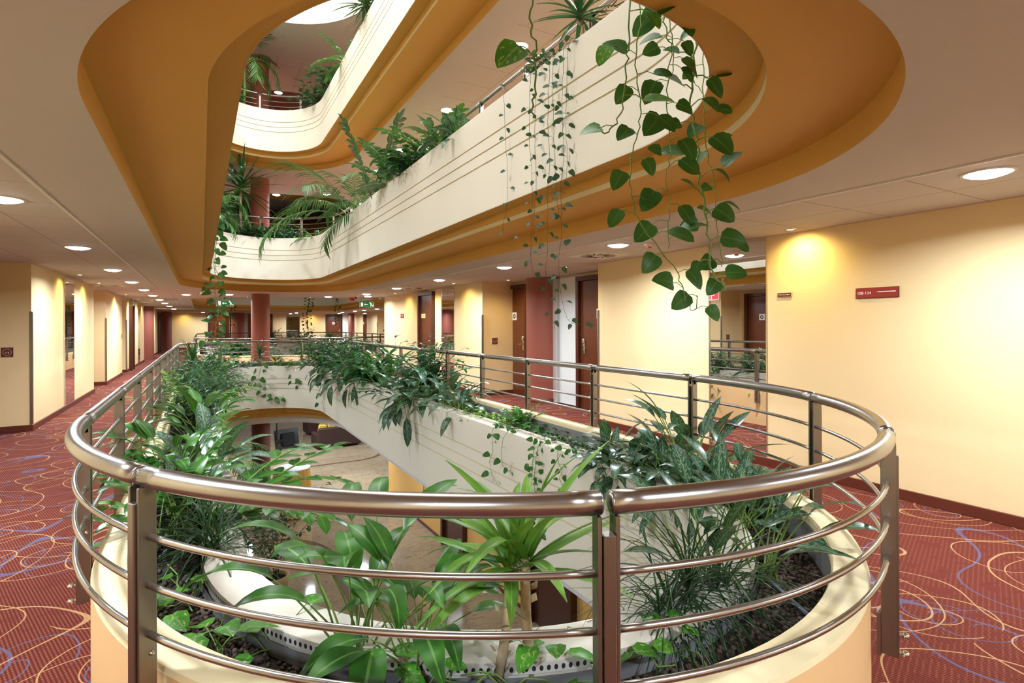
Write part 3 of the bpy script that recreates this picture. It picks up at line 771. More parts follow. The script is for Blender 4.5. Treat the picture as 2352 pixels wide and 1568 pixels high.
# ------------------------------------------------------------------ ceiling fittings
LIGHTS = []
def lamp(loc, power, col, size, spread, name='LampGlow'):
    L = bpy.data.lights.new('downlight_beam', 'AREA'); L.shape = 'DISK'; L.size = size; L.energy = power; L.color = col; L.spread = spread
    o = bpy.data.objects.new('downlight_beam', L); C.objects.link(o); o.location = loc
    o['label'] = 'light from a ceiling lamp'; o['category'] = 'light'
    return o
def downlight_proto():
    t = thing('ceiling_downlight', '', 'ceiling light')
    mb = MB(); mb.lathe([(0.112, -0.004), (0.126, -0.004), (0.132, 0.0), (0.132, 0.002)], (0, 0, 0), 32); mb.lathe([(0.112, -0.004), (0.106, 0.012)], (0, 0, 0), 32); mb.build('trim_ring', 'white_plastic', t)
    mb = MB(); mb.lathe([(0.0, -0.026), (0.055, -0.023), (0.092, -0.012), (0.109, 0.002)], (0, 0, 0), 32); mb.build('diffuser', 'lamp_cool', t)
    return t
def spot_proto():
    t = thing('ceiling_spotlight', '', 'spotlight')
    mb = MB(); mb.lathe([(0.030, -0.006), (0.044, -0.006), (0.050, 0.0), (0.050, 0.002)], (0, 0, 0), 20); mb.build('trim_ring', 'chrome', t)
    mb = MB(); mb.lathe([(0.0, -0.004), (0.030, -0.004)], (0, 0, 0), 20); mb.build('bulb', 'lamp_warm', t)
    return t
DP, SP = downlight_proto(), spot_proto()
used = {'d': False, 's': False}
COOL, WARM = (0.83, 0.92, 1.0), (1.0, 0.76, 0.27)
def downlight(x, y, z, label, group=None, p=None):
    t = dup(DP) if used['d'] else DP; used['d'] = True
    t.location = (x, y, z - 0.003); relabel(t, label, group)
    lamp((x, y, z - 0.048), p or PD, COOL, 0.19, math.radians(165))
def spotlight(x, y, z, label, group=None, tx=0, ty=0):
    t = dup(SP) if used['s'] else SP; used['s'] = True
    t.location = (x, y, z - 0.002); relabel(t, label, group)
    L = bpy.data.lights.new('spot_beam', 'SPOT'); L.energy = PS; L.color = WARM; L.spot_size = math.radians(150); L.spot_blend = 1.0; L.shadow_soft_size = 0.04
    o = bpy.data.objects.new('spot_beam', L); C.objects.link(o); o.location = (x, y, z - 0.02)
    o.rotation_euler = Vector((-tx, -ty, 1.0)).to_track_quat('Z', 'Y').to_euler()
    o['label'] = 'warm light from a ceiling spotlight'; o['category'] = 'light'
PD, PS = 70.0, 46.0
ordn = ['nearest', 'second', 'third', 'fourth', 'fifth', 'sixth', 'seventh', 'eighth', 'ninth', 'tenth']
for k, y in enumerate((4.92, 7.55, 10.28, 12.9, 15.5, 18.25, 21.1, 24.0, 27.4, 31.8)):
    downlight(-1.17, y, ZC, '%s round white downlight along the left corridor ceiling' % ordn[k])
for k, y in enumerate((1.39, 4.62, 7.2, 9.78, 12.4)):
    downlight(3.96, y, ZC, '%s round white downlight along the right corridor ceiling' % ordn[k])
downlight(3.95, 15.05, ZC, 'round downlight before the right exit sign', p=38)
for x, y in ((-1.17, 2.2), (-1.17, -0.9), (1.4, -1.0), (3.96, -1.4)): downlight(x, y, ZC, 'round downlight over the gallery beside the camera, out of the photograph', 'unseen downlights')
downlight(0.66, 16.85, ZC, 'downlight just above the left exit sign')
downlight(-0.35, 17.4, ZC, 'downlight left of the left exit sign, by the corridor')
downlight(3.30, 16.9, ZC, 'downlight between the column and the red call point')
downlight(4.3, 16.2, ZC, 'downlight just left of the right exit sign', p=38)
for k, (x, y) in enumerate(((7.95, 28.2), (7.95, 30.8), (7.95, 32.9), (7.95, 36.2))):
    downlight(x, y, ZC, '%s small downlight in the distant row right of the far atrium' % ordn[k])
downlight(0.1, 38.6, ZC, 'distant downlight before the left end-wall door'); downlight(5.5, 38.6, ZC, 'distant downlight before the end-wall mirror'); downlight(8.3, 38.8, ZC, 'distant downlight before the right end-wall door'); 
for k, (x, y, ex) in enumerate(((4.70, 3.1, 0.35), (4.75, 6.75, 0.0), (5.15, 9.2, 0), (4.55, 10.45, 0.15), (4.5, 12.3, 0.15), (4.52, 14.3, .2))):
    spotlight(x, y, ZC, '%s small warm ceiling spot along the right wall' % ordn[k], tx=ex)
for k, (x, y) in enumerate(((-1.76, 11.5), (-1.76, 13.5), (-2.35, 15.4), (-1.76, 18.0), (-1.76, 21.2), (-1.76, 23.6), (-1.76, 25.8), (-1.7, 31.5))):
    spotlight(x, y, ZC, '%s small warm ceiling spot along the left wall' % ordn[k], tx=-0.15)
spotlight(0.0, 16.3, ZC, 'warm ceiling spot before the left exit sign'); spotlight(1.2, 18.0, ZC, 'warm ceiling spot left of the column'); spotlight(2.9, 17.6, ZC, 'warm ceiling spot right of the column'); spotlight(5.0, 17.4, ZC, 'warm ceiling spot right of the right exit sign')
for k, x in enumerate((-0.9, 1.1, 3.6, 6.7)): spotlight(x, 39.55, ZC, '%s warm spot from the left along the end wall' % ordn[k], ty=0.15)
z1, z2 = ZC + HF, ZC + 2 * HF
for k, y in enumerate((4.0, 6.74, 9.41, 12.06, 14.0)): downlight(3.98, y, z1, '%s downlight on the right of the ceiling one storey up' % ordn[k], p=125)
for k, y in enumerate((4.0, 9.4, 12.0)): downlight(-1.17, y, z1, 'downlight over the left gallery one storey up, hidden behind the parapet', 'hidden upper downlights', p=125)
downlight(4.6, 18.0, z1, 'downlight beyond the atrium one storey up, far right', p=125); downlight(2.0, 18.0, z1, 'downlight beside the column one storey up', p=125); downlight(3.33, 17.2, z1, 'downlight right of the column one storey up', p=125)
spotlight(4.54, 10.68, z1, 'warm spot among the plants one storey up, nearer one'); spotlight(4.55, 12.7, z1, 'warm spot among the plants one storey up, farther one'); spotlight(1.0, 17.6, z1, 'warm spot left of the column one storey up'); spotlight(3.3, 18.2, z1, 'warm spot right of the column one storey up')
for y in (6.5, 12.0): downlight(3.98, y, z2, 'downlight two storeys up on the right, hidden behind the parapet', 'hidden upper downlights', p=125)
for y in (6.5, 12.0): downlight(-1.17, y, z2, 'downlight two storeys up on the left, hidden behind the parapet', 'hidden upper downlights', p=125)
downlight(2.07, 18.0, z2, 'bright downlight beside the column two storeys up', p=125); downlight(1.35, 17.3, z2, 'downlight behind the drooping palm two storeys up', p=125)
for x, y, p in ((4.2, 18.2, 95), (4.2, 16.4, 85), (3.9, 12.6, 30), (3.9, 10.2, 12), (3.8, 7.6, 10), (0.0, 17.5, 55), (2.6, 15.9, 24), (-1.5, 13, 25), (-1.5, 8, 10), (1.4, 19.6, 90), (3.2, 22, 100), (-1.0, 22, 80), (6.5, 21, 80), (3.9, 4.4, 8)): downlight(x, y, -1.03, 'lobby ceiling downlight, some mirrored in the marble floor, some added as fill', 'lobby downlights', p)  # central far lamps and one by the table added to brighten the lobby
# added fill lamp under the roof cap, brightens the whole atrium
L = bpy.data.lights.new('roof_fill', 'AREA'); L.shape = 'RECTANGLE'; L.size = 2.6; L.size_y = 11.5; L.energy = 520; L.color = (0.92, 0.97, 1.0)
o = bpy.data.objects.new('roof_fill', L); C.objects.link(o); o.location = (1.4, 7.9, zt + 0.95); o['label'] = 'added fill light under the roof cap'; o['category'] = 'light'

def vent(x, y, z, label):
    t = thing('ceiling_vent', label, 'vent', (x, y, z))
    mb = MB(); mb.bevbox((0, 0, -0.003), (0.58, 0.58, 0.006), 0.002); mb.build('plate', 'white_plastic', t)
    mb = MB()
    for k in range(14):
        a = 2 * PI * k / 14 + .1; mb.box((0.15 * math.cos(a), 0.15 * math.sin(a), -0.007), (0.15, 0.018, 0.004), a + .35)
    mb.build('slot', 'black_plastic', t)
vent(4.35, 5.45, ZC, 'square swirl vent in the right corridor ceiling beside the nearest hanging vines')
vent(4.3, 12.2, ZC, 'square swirl vent in the right corridor ceiling, farther along')
vent(-1.72, 14.3, ZC, 'square swirl vent in the left corridor ceiling')
vent(4.55, 5.4, z1, 'swirl vent in the ceiling one storey up, behind the dark-leaved plant')
vent(-0.85, 20.5, ZC, 'swirl vent near the corner of the far atrium opening')
def fitting(name, label, cat, x, y, z, kind):
    t = thing(name, label, cat, (x, y, z))
    mb = MB(); mb.lathe([(0.0, 0.004), (0.05, 0.004), (0.05, -0.015), (0.035, -0.03), (0, -0.032)], (0, 0, 0), 20)
    mb.build('base', 'white_plastic', t)
    mb = MB()
    if kind == 'cam': mb.ball((0, 0, -0.045), 0.035, 14, 10)
    elif kind == 'red': mb.box((0, 0, -0.035), (0.05, 0.03, 0.02))
    else: mb.tube([(0, 0, -.03), (0, 0, -.05)], 0.006, 8)
    mb.build({'cam': 'dome', 'red': 'lamp', 'sp': 'nozzle'}[kind], {'cam': 'black_plastic', 'red': 'fire_red', 'sp': 'chrome'}[kind], t)
fitting('security_camera', 'small dome camera on the ceiling left of the right exit sign', 'camera', 3.95, 16.2, ZC, 'cam')
fitting('indicator_lamp', 'small red indicator lamp on the ceiling behind the hanging vine', 'lamp', 4.2, 4.4, ZC, 'red')
fitting('smoke_detector', 'round detector on the left corridor ceiling after the first mirror', 'detector', -1.85, 14.0, ZC, 'sp')
fitting('smoke_detector', 'round detector on the left corridor ceiling among the far downlights', 'detector', -1.4, 21.3, ZC, 'sp')
t = thing('call_point', 'dark red alarm box under the ceiling right of the column', 'alarm', (4.05, 17.1, ZC))
mb = MB(); mb.bevbox((0, 0, -0.052), (0.16, 0.05, 0.112), 0.006); mb.build('casing', 'fire_red', t)
mb = MB(); mb.box((0, -0.026, -0.06), (0.10, 0.004, 0.06)); mb.build('grille', 'sign_dark', t)
t = thing('wall_speaker', 'small grey loudspeaker hanging under the left corridor ceiling', 'speaker', (-1.9, 20.9, ZC))
mb = MB(); mb.bevbox((0, 0, -0.12), (0.12, 0.12, 0.20), 0.02); mb.build('casing', 'alcove_grey', t)
mb = MB(); mb.box((0, 0, -0.01), (0.03, 0.03, 0.04)); mb.build('bracket', 'chrome', t)

# ------------------------------------------------------------------ lobby furniture
t = thing('cocktail_table', 'round cocktail table under a white top and yellow draped cloth in the lobby', 'table', (2.05, 15.3, ZG))
mb = MB(); mb.lathe([(0.0, 1.222), (0.44, 1.222), (0.452, 1.215), (0.452, 1.205)], (0, 0, 0), 40); mb.build('tabletop', 'cloth_white', t)
mb = MB(); n = 96; rings = []; mb.smooth = True
for zz, a, am in ((1.21, 0.455, 0.0), (0.9, 0.462, 0.012), (0.45, 0.48, 0.026), (0.03, 0.50, 0.036)):
    rings.append([mb.vert(((a + am * math.cos(26 * 2 * PI * q / n)) * math.cos(2 * PI * q / n), (a + am * math.cos(26 * 2 * PI * q / n)) * math.sin(2 * PI * q / n), zz)) for q in range(n)])
for a, e in zip(rings, rings[1:]):
    for q in range(n): mb.face((a[q], a[(q + 1) % n], e[(q + 1) % n], e[q]))
mb.build('table_skirt', 'cloth_yellow', t)
mb = MB(); mb.lathe([(0.03, 1.2), (0.03, 0.02), (0.2, 0.0)], (0, 0, 0), 16); mb.build('leg', 'chrome', t)
def sofa(x, y, rz, w, label, n, name='sofa'):
    t = thing(name, label, 'sofa', (x, y, ZG), rz)
    mb = MB(); mb.bevbox((0, 0, 0.24), (w, 0.9, 0.36), 0.04); mb.build('seat', 'sofa', t)
    mb = MB(); mb.bevbox((0, -0.38, 0.46), (w, 0.2, 0.78), 0.05); mb.build('backrest', 'sofa', t)
    for sx in (-1, 1):
        mb = MB(); mb.bevbox((sx * (w / 2 - .1), 0.02, 0.34), (0.22, 0.92, 0.58), 0.06); mb.build('armrest', 'sofa', t)
    for sx in (-1, 1):
        mb = MB(); mb.box((sx * (w / 2 - .12), -0.3, 0.03), (0.06, 0.06, 0.06)); mb.box((sx * (w / 2 - .12), 0.3, 0.03), (0.06, 0.06, 0.06)); mb.build('foot', 'black_plastic', t)
    return t
sofa(4.80, 23.1, 0.10, 1.75, 'dark brown lobby sofa seen from behind, striped cushions on it', 3)
sofa(4.75, 26.3, 0.1, 1.3, 'dark armchair behind the brown lobby sofa', 1, 'armchair')
for k in range(4):
    mb = MB(); mb.bevbox(None, (0.34, 0.13, 0.54), 0.05, mtx=Matrix.Translation((4.25 + k * 0.36, 23.06 + k * .036, ZG + 0.69)) @ Matrix.Rotation(0.2, 4, 'X') @ Matrix.Rotation(.06, 4, 'Y'))
    o = mb.build('cushion', 'cushion'); tag(o, 'yellow and dark striped cushion, %s from the left along the brown sofa back' % ordn[k].replace('nearest', 'first'), 'cushion', 'cushions on the lobby sofa')
t = thing('television', 'black television seen from behind, hung on a bracket beside the lobby column', 'television', (2.42, 19.2, -2.28), 0.35)
mb = MB(); mb.bevbox(None, (0.80, 0.06, 0.66), 0.01, mtx=Matrix.Rotation(-0.22, 4, 'X')); mb.build('casing', 'black_plastic', t)
mb = MB(); mb.bevbox(None, (0.46, 0.08, 0.4), 0.03, mtx=Matrix.Rotation(-0.22, 4, 'X') @ Matrix.Translation((0.02, -0.06, 0))); mb.build('back_cover', 'glass_dark', t)
mb = MB(); mb.tube([(-0.36, -0.05, -0.42), (-0.36, -0.05, 1.06)], 0.025, 8); mb.box((-0.2, -0.1, 0), (0.4, 0.04, 0.08)); mb.tube([(-.36, -.05, 0), (-.05, -.12, 0)], 0.02, 8); mb.build('bracket', 'black_plastic', t)
t = wall_thing('framed_picture', 'small framed picture on the yellow lobby wall', 'picture', (4.77, 12.55, -2.45), '-X')
mb = MB(); mb.bevbox((0, 0, 0.012), (0.55, 0.5, 0.024), 0.004); mb.build('frame', 'wood_frame', t)
mb = MB(); mb.box((0, 0, 0.022), (0.45, 0.40, 0.008)); mb.build('print', 'cushion', t)
for y in (10.95, 7.2):
    nd[0] += 1
    t = bpy.data.objects.new('door_%d' % nd[0], None); C.objects.link(t); struct(t)
    t.matrix_world = on_wall((4.80 if y > 9 else 4.84, y, ZG), '-X') 
    mb = MB()
    for sx in (-1, 1): mb.bevbox((sx * .56, 1.04, 0.05), (0.10, 2.08, 0.14), 0.004)
    mb.bevbox((0, 2.1, 0.05), (1.22, 0.1, 0.14), 0.004); mb.build('frame', 'wood_frame', t)
    mb = MB(); mb.bevbox((0, 1.02, 0.03), (1.04, 2.04, 0.04), 0.003); lf = mb.build('leaf', 'wood_frame', t)
    mb = MB(); mb.tube([(.4, 1.02, .05), (.4, 1.02, .1), (.28, 1.02, .1)], 0.01, 8); mb.build('handle', 'chrome', lf)
# ------------------------------------------------------------------ plants
def prof(kind, t):
    if kind == 'lance': return max(0.02, math.sin(PI * min(1, t ** 0.78)) ** 0.85)
    if kind == 'oval': return max(0.02, math.sin(PI * min(1, t ** 0.9)) ** 0.62)
    if kind == 'heart': return max(0.02, (math.sin(PI * min(1, (0.12 + 0.88 * t) ** 0.66)) ** 0.60)) if t > 0 else 0.5
    if kind == 'strap': return max(0.04, min(1.0, 0.55 + 1.6 * t) * (1 - t ** 4))
    return max(0.05, min(1, 0.5 + 3 * t) * (1 - t ** 3))
def perp(d, ref=Vector((0, 0, 1))):
    s = d.cross(ref)
    if s.length < 1e-4: s = d.cross(Vector((1, 0, 0)))
    return s.normalized()
def leaf(mb, p, d, nrm, L, W, kind='lance', droop=0.6, fold=0.25, seg=5, twist=0.0, wave=0.0):
    d = d.normalized(); side = d.cross(nrm)
    if side.length < 1e-4: side = perp(d)
    side.normalize(); nrm = side.cross(d).normalized()
    rows = []; c = p.copy()
    uo = random.randint(0, 40)
    for k in range(seg + 1):
        t = k / seg
        w = W / 2 * prof(kind, t)
        wv = wave * W * math.sin(t * 9.0)
        if k in (seg,): w = min(w, W * 0.02)
        rows.append((mb.vert(c - side * w + nrm * (fold * w + wv)), mb.vert(c), mb.vert(c + side * w + nrm * (fold * w - wv)), t))
        a = droop / seg
        d = (Matrix.Rotation(-a, 3, side) @ d).normalized(); nrm = side.cross(d).normalized()
        if twist:
            R = Matrix.Rotation(twist / seg, 3, d); side = R @ side; nrm = R @ nrm
        c = c + d * (L / seg)
    sm, mb.smooth = mb.smooth, True
    for a, b in zip(rows, rows[1:]):
        mb.face((a[0], a[1], b[1], b[0]), ((uo, a[3]), (uo + .5, a[3]), (uo + .5, b[3]), (uo, b[3])))
        mb.face((a[1], a[2], b[2], b[1]), ((uo + .5, a[3]), (uo + .999, a[3]), (uo + .999, b[3]), (uo + .5, b[3])))
    mb.smooth = sm
    return c
def arc(p, d, L, droop, n=5):
    """a stem that bends towards the ground; returns points and final direction"""
    pts = [p.copy()]; d = d.normalized()
    for k in range(n):
        s = perp(d)
        d = (Matrix.Rotation(-droop / n, 3, s) @ d).normalized()
        pts.append(pts[-1] + d * (L / n))
    return pts, d
def dirv(az, el): return Vector((math.cos(az) * math.cos(el), math.sin(az) * math.cos(el), math.sin(el)))
def rosette(seed, n, pet, L, W, leafm, stemm, kind='lance', el=(20, 80), droop=(0.5, 1.3), fold=0.22, rad=0.06, seg=5, wave=0.0, petd=(0.1, 0.5)):
    r = random.Random(seed); random.seed(seed); F, T = MB(), MB()
    for k in range(n):
        az = 2 * PI * (k * 0.381966) + r.uniform(-.3, .3); e = math.radians(el[0] + (el[1] - el[0]) * ((k + .5) / n) + r.uniform(-8, 8))
        b = Vector((r.uniform(-rad, rad), r.uniform(-rad, rad), 0)); d = dirv(az, e)
        pl = r.uniform(*pet)
        pts, d2 = arc(b, (d + Vector((0, 0, .5))).normalized(), pl, r.uniform(*petd), 4)
        T.tube(pts, 0.0042, 5, False, 0.0026)
        ll = L * r.uniform(.75, 1.15)
        nr = perp(d2).cross(d2)
        leaf(F, pts[-1], d2, nr, ll, W * r.uniform(.8, 1.15), kind, r.uniform(*droop), fold, seg, r.uniform(-.5, .5), wave)
    return [('foliage', F, leafm), ('stems', T, stemm)]
def strap_plant(seed, n, L, W, cane, leafm, canes=1, el=(5, 80), droop=(0.5, 1.4), kind='strap', canem='cane', cr=0.016, lean=0.25):
    r = random.Random(seed); random.seed(seed); F, T = MB(), MB()
    for cidx in range(canes):
        b = Vector((r.uniform(-.07, .07), r.uniform(-.07, .07), 0)) if canes > 1 else Vector((0, 0, 0))
        h = cane * r.uniform(.8, 1.15) if cane else 0.02
        a = r.uniform(0, 6.3); top = b + Vector((math.cos(a) * lean * h, math.sin(a) * lean * h, h)); mid = (b + top) / 2 + Vector((r.uniform(-.02, .02), r.uniform(-.02, .02), 0))
        if cane:
            T.tube([b, mid, top], cr, 9, True, cr * .8)
            for q in range(int(h / .018)):
                t = q * .018 / h; c = b.lerp(top, t); az = r.uniform(0, 6.3)
                leaf(T, c + dirv(az, 0) * cr * .7, dirv(az, 1.0), dirv(az, -.5), .03, .03, 'oval', -.3, .1, 2)
        for k in range(n):
            az = 2 * PI * k * 0.381966 + r.uniform(-.2, .2); e = math.radians(el[0] + (el[1] - el[0]) * (k + .5) / n + r.uniform(-6, 6))
            d = dirv(az, e); leaf(F, top - Vector((0, 0, .05 * (1 - k / n))), d, perp(d).cross(d), L * r.uniform(.7, 1.1), W * r.uniform(.8, 1.1), kind, r.uniform(*droop), .3, 7, r.uniform(-.3, .3))
    out = [('foliage', F, leafm)]
    if cane: out.append(('stem', T, canem))
    return out
def palm(seed, n, L, leafm, nl=16, ll=0.20, lw=0.016, el=(35, 85), droop=(0.8, 1.6), base=0.03, stemm='stem_green', trunk=0.0):
    r = random.Random(seed); random.seed(seed); F, T = MB(), MB()
    if trunk: T.tube([(0, 0, 0), (.02, .01, trunk * .5), (0, 0, trunk + .02)], .022, 8)
    for k in range(n):
        az = 2 * PI * k * 0.381966 + r.uniform(-.3, .3); e = math.radians(el[0] + (el[1] - el[0]) * (k + .5) / n)
        LL = L * r.uniform(.75, 1.1)
        pts, d = arc(Vector((math.cos(az) * base, math.sin(az) * base, trunk)), dirv(az, e), LL, r.uniform(*droop), 12)
        T.tube(pts, 0.005, 5, False, 0.0015)
        for q in range(nl):
            t = 0.28 + 0.72 * (q + .5) / nl; f = t * 12; i = min(11, int(f)); p = pts[i].lerp(pts[i + 1], f - i); tg = (pts[i + 1] - pts[i]).normalized(); s = perp(tg)
            sz = ll * (math.sin(PI * (0.12 + 0.80 * (1 - t * .75))) ** .6)
            for sx in (-1, 1):
                dd = (s * sx * (1.0 - .35 * t) + tg * (.55 + .5 * t) + Vector((0, 0, r.uniform(-.15, .25)))).normalized()
                leaf(F, p, dd, s.cross(tg) * 1.0 + Vector((0, 0, .6)), sz * r.uniform(.85, 1.1), lw, 'grass', r.uniform(.3, .8), .2, 3)
    return [('fronds', F, leafm), ('stems', T, stemm)]
def bush(seed, rx, ry, h, n, L, W, leafm, kind='lance', nb=9, stemm='stem_dark', hang=0.5):
    r = random.Random(seed); random.seed(seed); F, T = MB(), MB()
    tips = []
    for k in range(nb):
        az = 2 * PI * k * .381966 + r.uniform(-.3, .3); e = math.radians(r.uniform(35, 85))
        ln = h * r.uniform(.6, 1.1); d = dirv(az, e); d = Vector((d.x * rx / h * 1.6, d.y * ry / h * 1.6, d.z)).normalized()
        pts, _ = arc(Vector((r.uniform(-.05, .05), r.uniform(-.05, .05), 0)), d, ln, r.uniform(.2, .9), 8)
        T.tube(pts, 0.007, 5, False, 0.002); tips.append(pts)
    per = max(1, n // nb)
    for pts in tips:
        m = len(pts) - 1
        for q in range(per):
            t = .22 + .78 * r.random() ** .8; f = t * m; i = min(m - 1, int(f)); p = pts[i].lerp(pts[i + 1], f - i); tg = (pts[i + 1] - pts[i]).normalized()
            az = r.uniform(0, 6.3); o = dirv(az, r.uniform(-.3, .6))
            tw = o * r.uniform(.0, .10 + L * .8); T.tube([p, p + tw], 0.0015, 3, False)
            d = (o + tg * .6 - Vector((0, 0, hang * r.random()))).normalized()
            leaf(F, p + tw, d, Vector((0, 0, 1)) + o * .2, L * r.uniform(.7, 1.15), W * r.uniform(.8, 1.1), kind, r.uniform(.3, 1.0), .2, 4, r.uniform(-.6, .6))
    return [('foliage', F, leafm), ('branches', T, stemm)]
def zz(seed, n, L, pairs, ll, lw, leafm='leaf_zz', el=(40, 85), droop=(.4, 1.1), stemm='stem_green', az0=None):
    r = random.Random(seed); random.seed(seed); F, T = MB(), MB()
    for k in range(n):
        az = (2 * PI * k * .381966 + r.uniform(-.3, .3)) if az0 is None else az0 + r.uniform(-.9, .9); e = math.radians(r.uniform(*el))
        pts, d = arc(Vector((r.uniform(-.04, .04), r.uniform(-.04, .04), 0)), dirv(az, e), L * r.uniform(.75, 1.1), r.uniform(*droop), 10)
        T.tube(pts, 0.0075, 6, False, 0.003)
        for q in range(pairs):
            t = .2 + .8 * (q + .5) / pairs; f = t * 10; i = min(9, int(f)); p = pts[i].lerp(pts[i + 1], f - i); tg = (pts[i + 1] - pts[i]).normalized(); s = perp(tg)
            for sx in (-1, 1):
                dd = (s * sx + tg * .7 + Vector((0, 0, r.uniform(0, .3)))).normalized()
                leaf(F, p, dd, s.cross(tg) + Vector((0, 0, .5)), ll * r.uniform(.85, 1.1), lw, 'oval', r.uniform(.1, .6), .15, 4)
        leaf(F, pts[-1], d, Vector((0, 0, 1)), ll, lw, 'oval', .3, .15, 4)
    return [('foliage', F, leafm), ('stems', T, stemm)]
def creeper(seed, rx, ry, n, L, leafm, hgt=0.12, stemm='stem_green', over=None):
    r = random.Random(seed); random.seed(seed); F, T = MB(), MB()
    for k in range(max(4, n // 8)):
        p = Vector((r.uniform(-rx, rx), r.uniform(-ry, ry), .01)); az = r.uniform(0, 6.3); pts = [p]
        for q in range(5):
            az += r.uniform(-.7, .7); nx = pts[-1] + Vector((math.cos(az) * .06, math.sin(az) * .06, 0)); nx.x = max(-rx, min(rx, nx.x)); nx.z = .01 + hgt * r.random() * .6; pts.append(nx)
        T.tube(pts, .003, 5, False)
    for k in range(n):
        p = Vector((r.uniform(-rx, rx), r.uniform(-ry, ry), 0)); az = r.uniform(0, 6.3); pts, d = arc(p, dirv(az, r.uniform(.7, 1.5)), hgt * r.uniform(.5, 1.3), r.uniform(.3, .8), 3)
        T.tube(pts, .0022, 4, False)
        d2 = (dirv(az, -.1) + d * .4).normalized(); leaf(F, pts[-1], d2, Vector((0, 0, 1)) + dirv(az, 0) * -.2, L * r.uniform(.6, 1.15), L * r.uniform(.55, .75), 'heart', r.uniform(.2, .9), .2, 4, r.uniform(-.4, .4))
    return [('foliage', F, leafm), ('runners', T, stemm)]
def smoothpath(pts, n=5):
    P = [Vector(p) for p in pts]; out = []
    for i in range(len(P) - 1):
        a, b, c, d = P[max(0, i - 1)], P[i], P[i + 1], P[min(len(P) - 1, i + 2)]
        for k in range(n):
            t = k / n
            out.append(0.5 * ((2 * b) + (c - a) * t + (2 * a - 5 * b + 4 * c - d) * t * t + (3 * b - 3 * c + d - a) * t ** 3))
    out.append(P[-1]); return out
def vine(pts, step, L, leafm, label, cat='vine', group=None, seed=0, sr=0.0022, stemm='stem_green', facing=None, start=0.0, var=(.6, 1.1), ratio=.72):
    r = random.Random(seed); random.seed(seed); F, T = MB(), MB()
    base = Vector(pts[0]); P = [p - base for p in smoothpath(pts)]
    wob = sr * 2.2
    P = [p + Vector((r.uniform(-wob, wob), r.uniform(-wob, wob), 0)) for p in P]
    T.tube(P, sr, 6, True, sr * .7)
    acc = 0; nxt = start + step * .3; sgn = 1
    fc = facing or Vector((-.45, -.85, .15))
    for a, b in zip(P, P[1:]):
        seg = (b - a).length
        while acc + seg >= nxt:
            p = a.lerp(b, (nxt - acc) / max(1e-6, seg)); sgn = -sgn
            lat = Vector((.87, -.49, 0)) * sgn * r.uniform(.5, 1) + fc * r.uniform(-.1, .5) + Vector((0, 0, r.uniform(-.25, .5)))
            pet = L * r.uniform(.35, .7)
            q = [p, p + lat.normalized() * pet * .6 + Vector((0, 0, pet * .15)), p + lat.normalized() * pet]
            T.tube(q, sr * .55, 5, False)
            d = (lat.normalized() * .55 + Vector((0, 0, r.uniform(-1.0, .1))) + fc * .1).normalized()
            ls = L * r.uniform(*var)
            leaf(F, q[-1], d, fc + Vector((r.uniform(-.5, .5), r.uniform(-.3, .3), r.uniform(0, .8))), ls, ls * ratio, 'heart', r.uniform(.2, .8), .16, 7, r.uniform(-.5, .5))
            nxt += step * r.uniform(.7, 1.3)
        acc += seg
    t = thing('hanging_vine', label, cat, tuple(base), 0, group)
    F.build('leaves', leafm, t); T.build('stem', stemm, t)
    return t
LIB = {}
def template(name, parts): LIB[name] = [(pn, mb.mesh(name + '_' + pn, [m] if isinstance(m, str) else m)) for pn, mb, m in parts]
template('aglaonema_a', rosette(1, 24, (.12, .30), .24, .078, 'leaf_aglaonema', 'stem_green', el=(8, 82), droop=(.4, 1.3), rad=.09, seg=6))
template('aglaonema_b', rosette(2, 30, (.10, .26), .22, .070, 'leaf_aglaonema', 'stem_green', el=(-5, 80), droop=(.6, 1.5), rad=.11, seg=6))
template('aglaonema_tall', rosette(3, 16, (.22, .42), .23, .070, 'leaf_aglaonema', 'stem_green', el=(25, 86), droop=(.3, 1.3), rad=.05, seg=7))
template('peace_a', rosette(4, 20, (.24, .46), .25, .085, 'leaf_peace', 'stem_green', el=(56, 89), droop=(.5, 1.6), rad=.05, seg=8, wave=.03, petd=(.2, .8)))
template('peace_b', rosette(5, 24, (.16, .34), .24, .080, 'leaf_peace', 'stem_green', el=(15, 85), droop=(.5, 1.6), rad=.08, seg=7, wave=.02))
template('yucca_a', strap_plant(6, 17, .38, .040, .33, 'leaf_yucca', 1, (8, 88), (.3, 1.5), lean=.12))
template('yucca_b', strap_plant(7, 18, .38, .038, .38, 'leaf_yucca', 1, (12, 88), (.3, 1.5), lean=.08))
template('grass_a', strap_plant(8, 90, .50, .0078, 0.16, 'leaf_grass', 1, (-15, 88), (.8, 2.3), kind='grass', canem='stem_dark', cr=.006))
template('grass_b', strap_plant(9, 42, .44, .0078, 0.12, 'leaf_grass', 3, (-10, 88), (.8, 2.4), kind='grass', canem='stem_dark', cr=.005))
template('dracaena_a', strap_plant(10, 34, .34, .030, 0.30, 'leaf_dracaena', 1, (-20, 85), (.1, .8), kind='grass', canem='cane', cr=.012))
template('dracaena_big', strap_plant(11, 44, .62, .052, 0.45, 'leaf_dracaena', 1, (-35, 86), (.1, .7), kind='grass', canem='cane', cr=.018))
template('palm_a', palm(12, 11, .95, 'leaf_palm', 24, .26, .017, (25, 86), (.8, 1.9)))
template('palm_b', palm(13, 9, .75, 'leaf_palm', 20, .22, .016, (15, 80), (.9, 2.0)))
template('palm_lime', palm(14, 7, .70, 'leaf_palm_lime', 18, .20, .014, (30, 80), (.7, 1.7)))
template('palm_tree', palm(31, 12, .95, 'leaf_palm', 22, .26, .018, (-10, 80), (.9, 2.2), trunk=1.0))
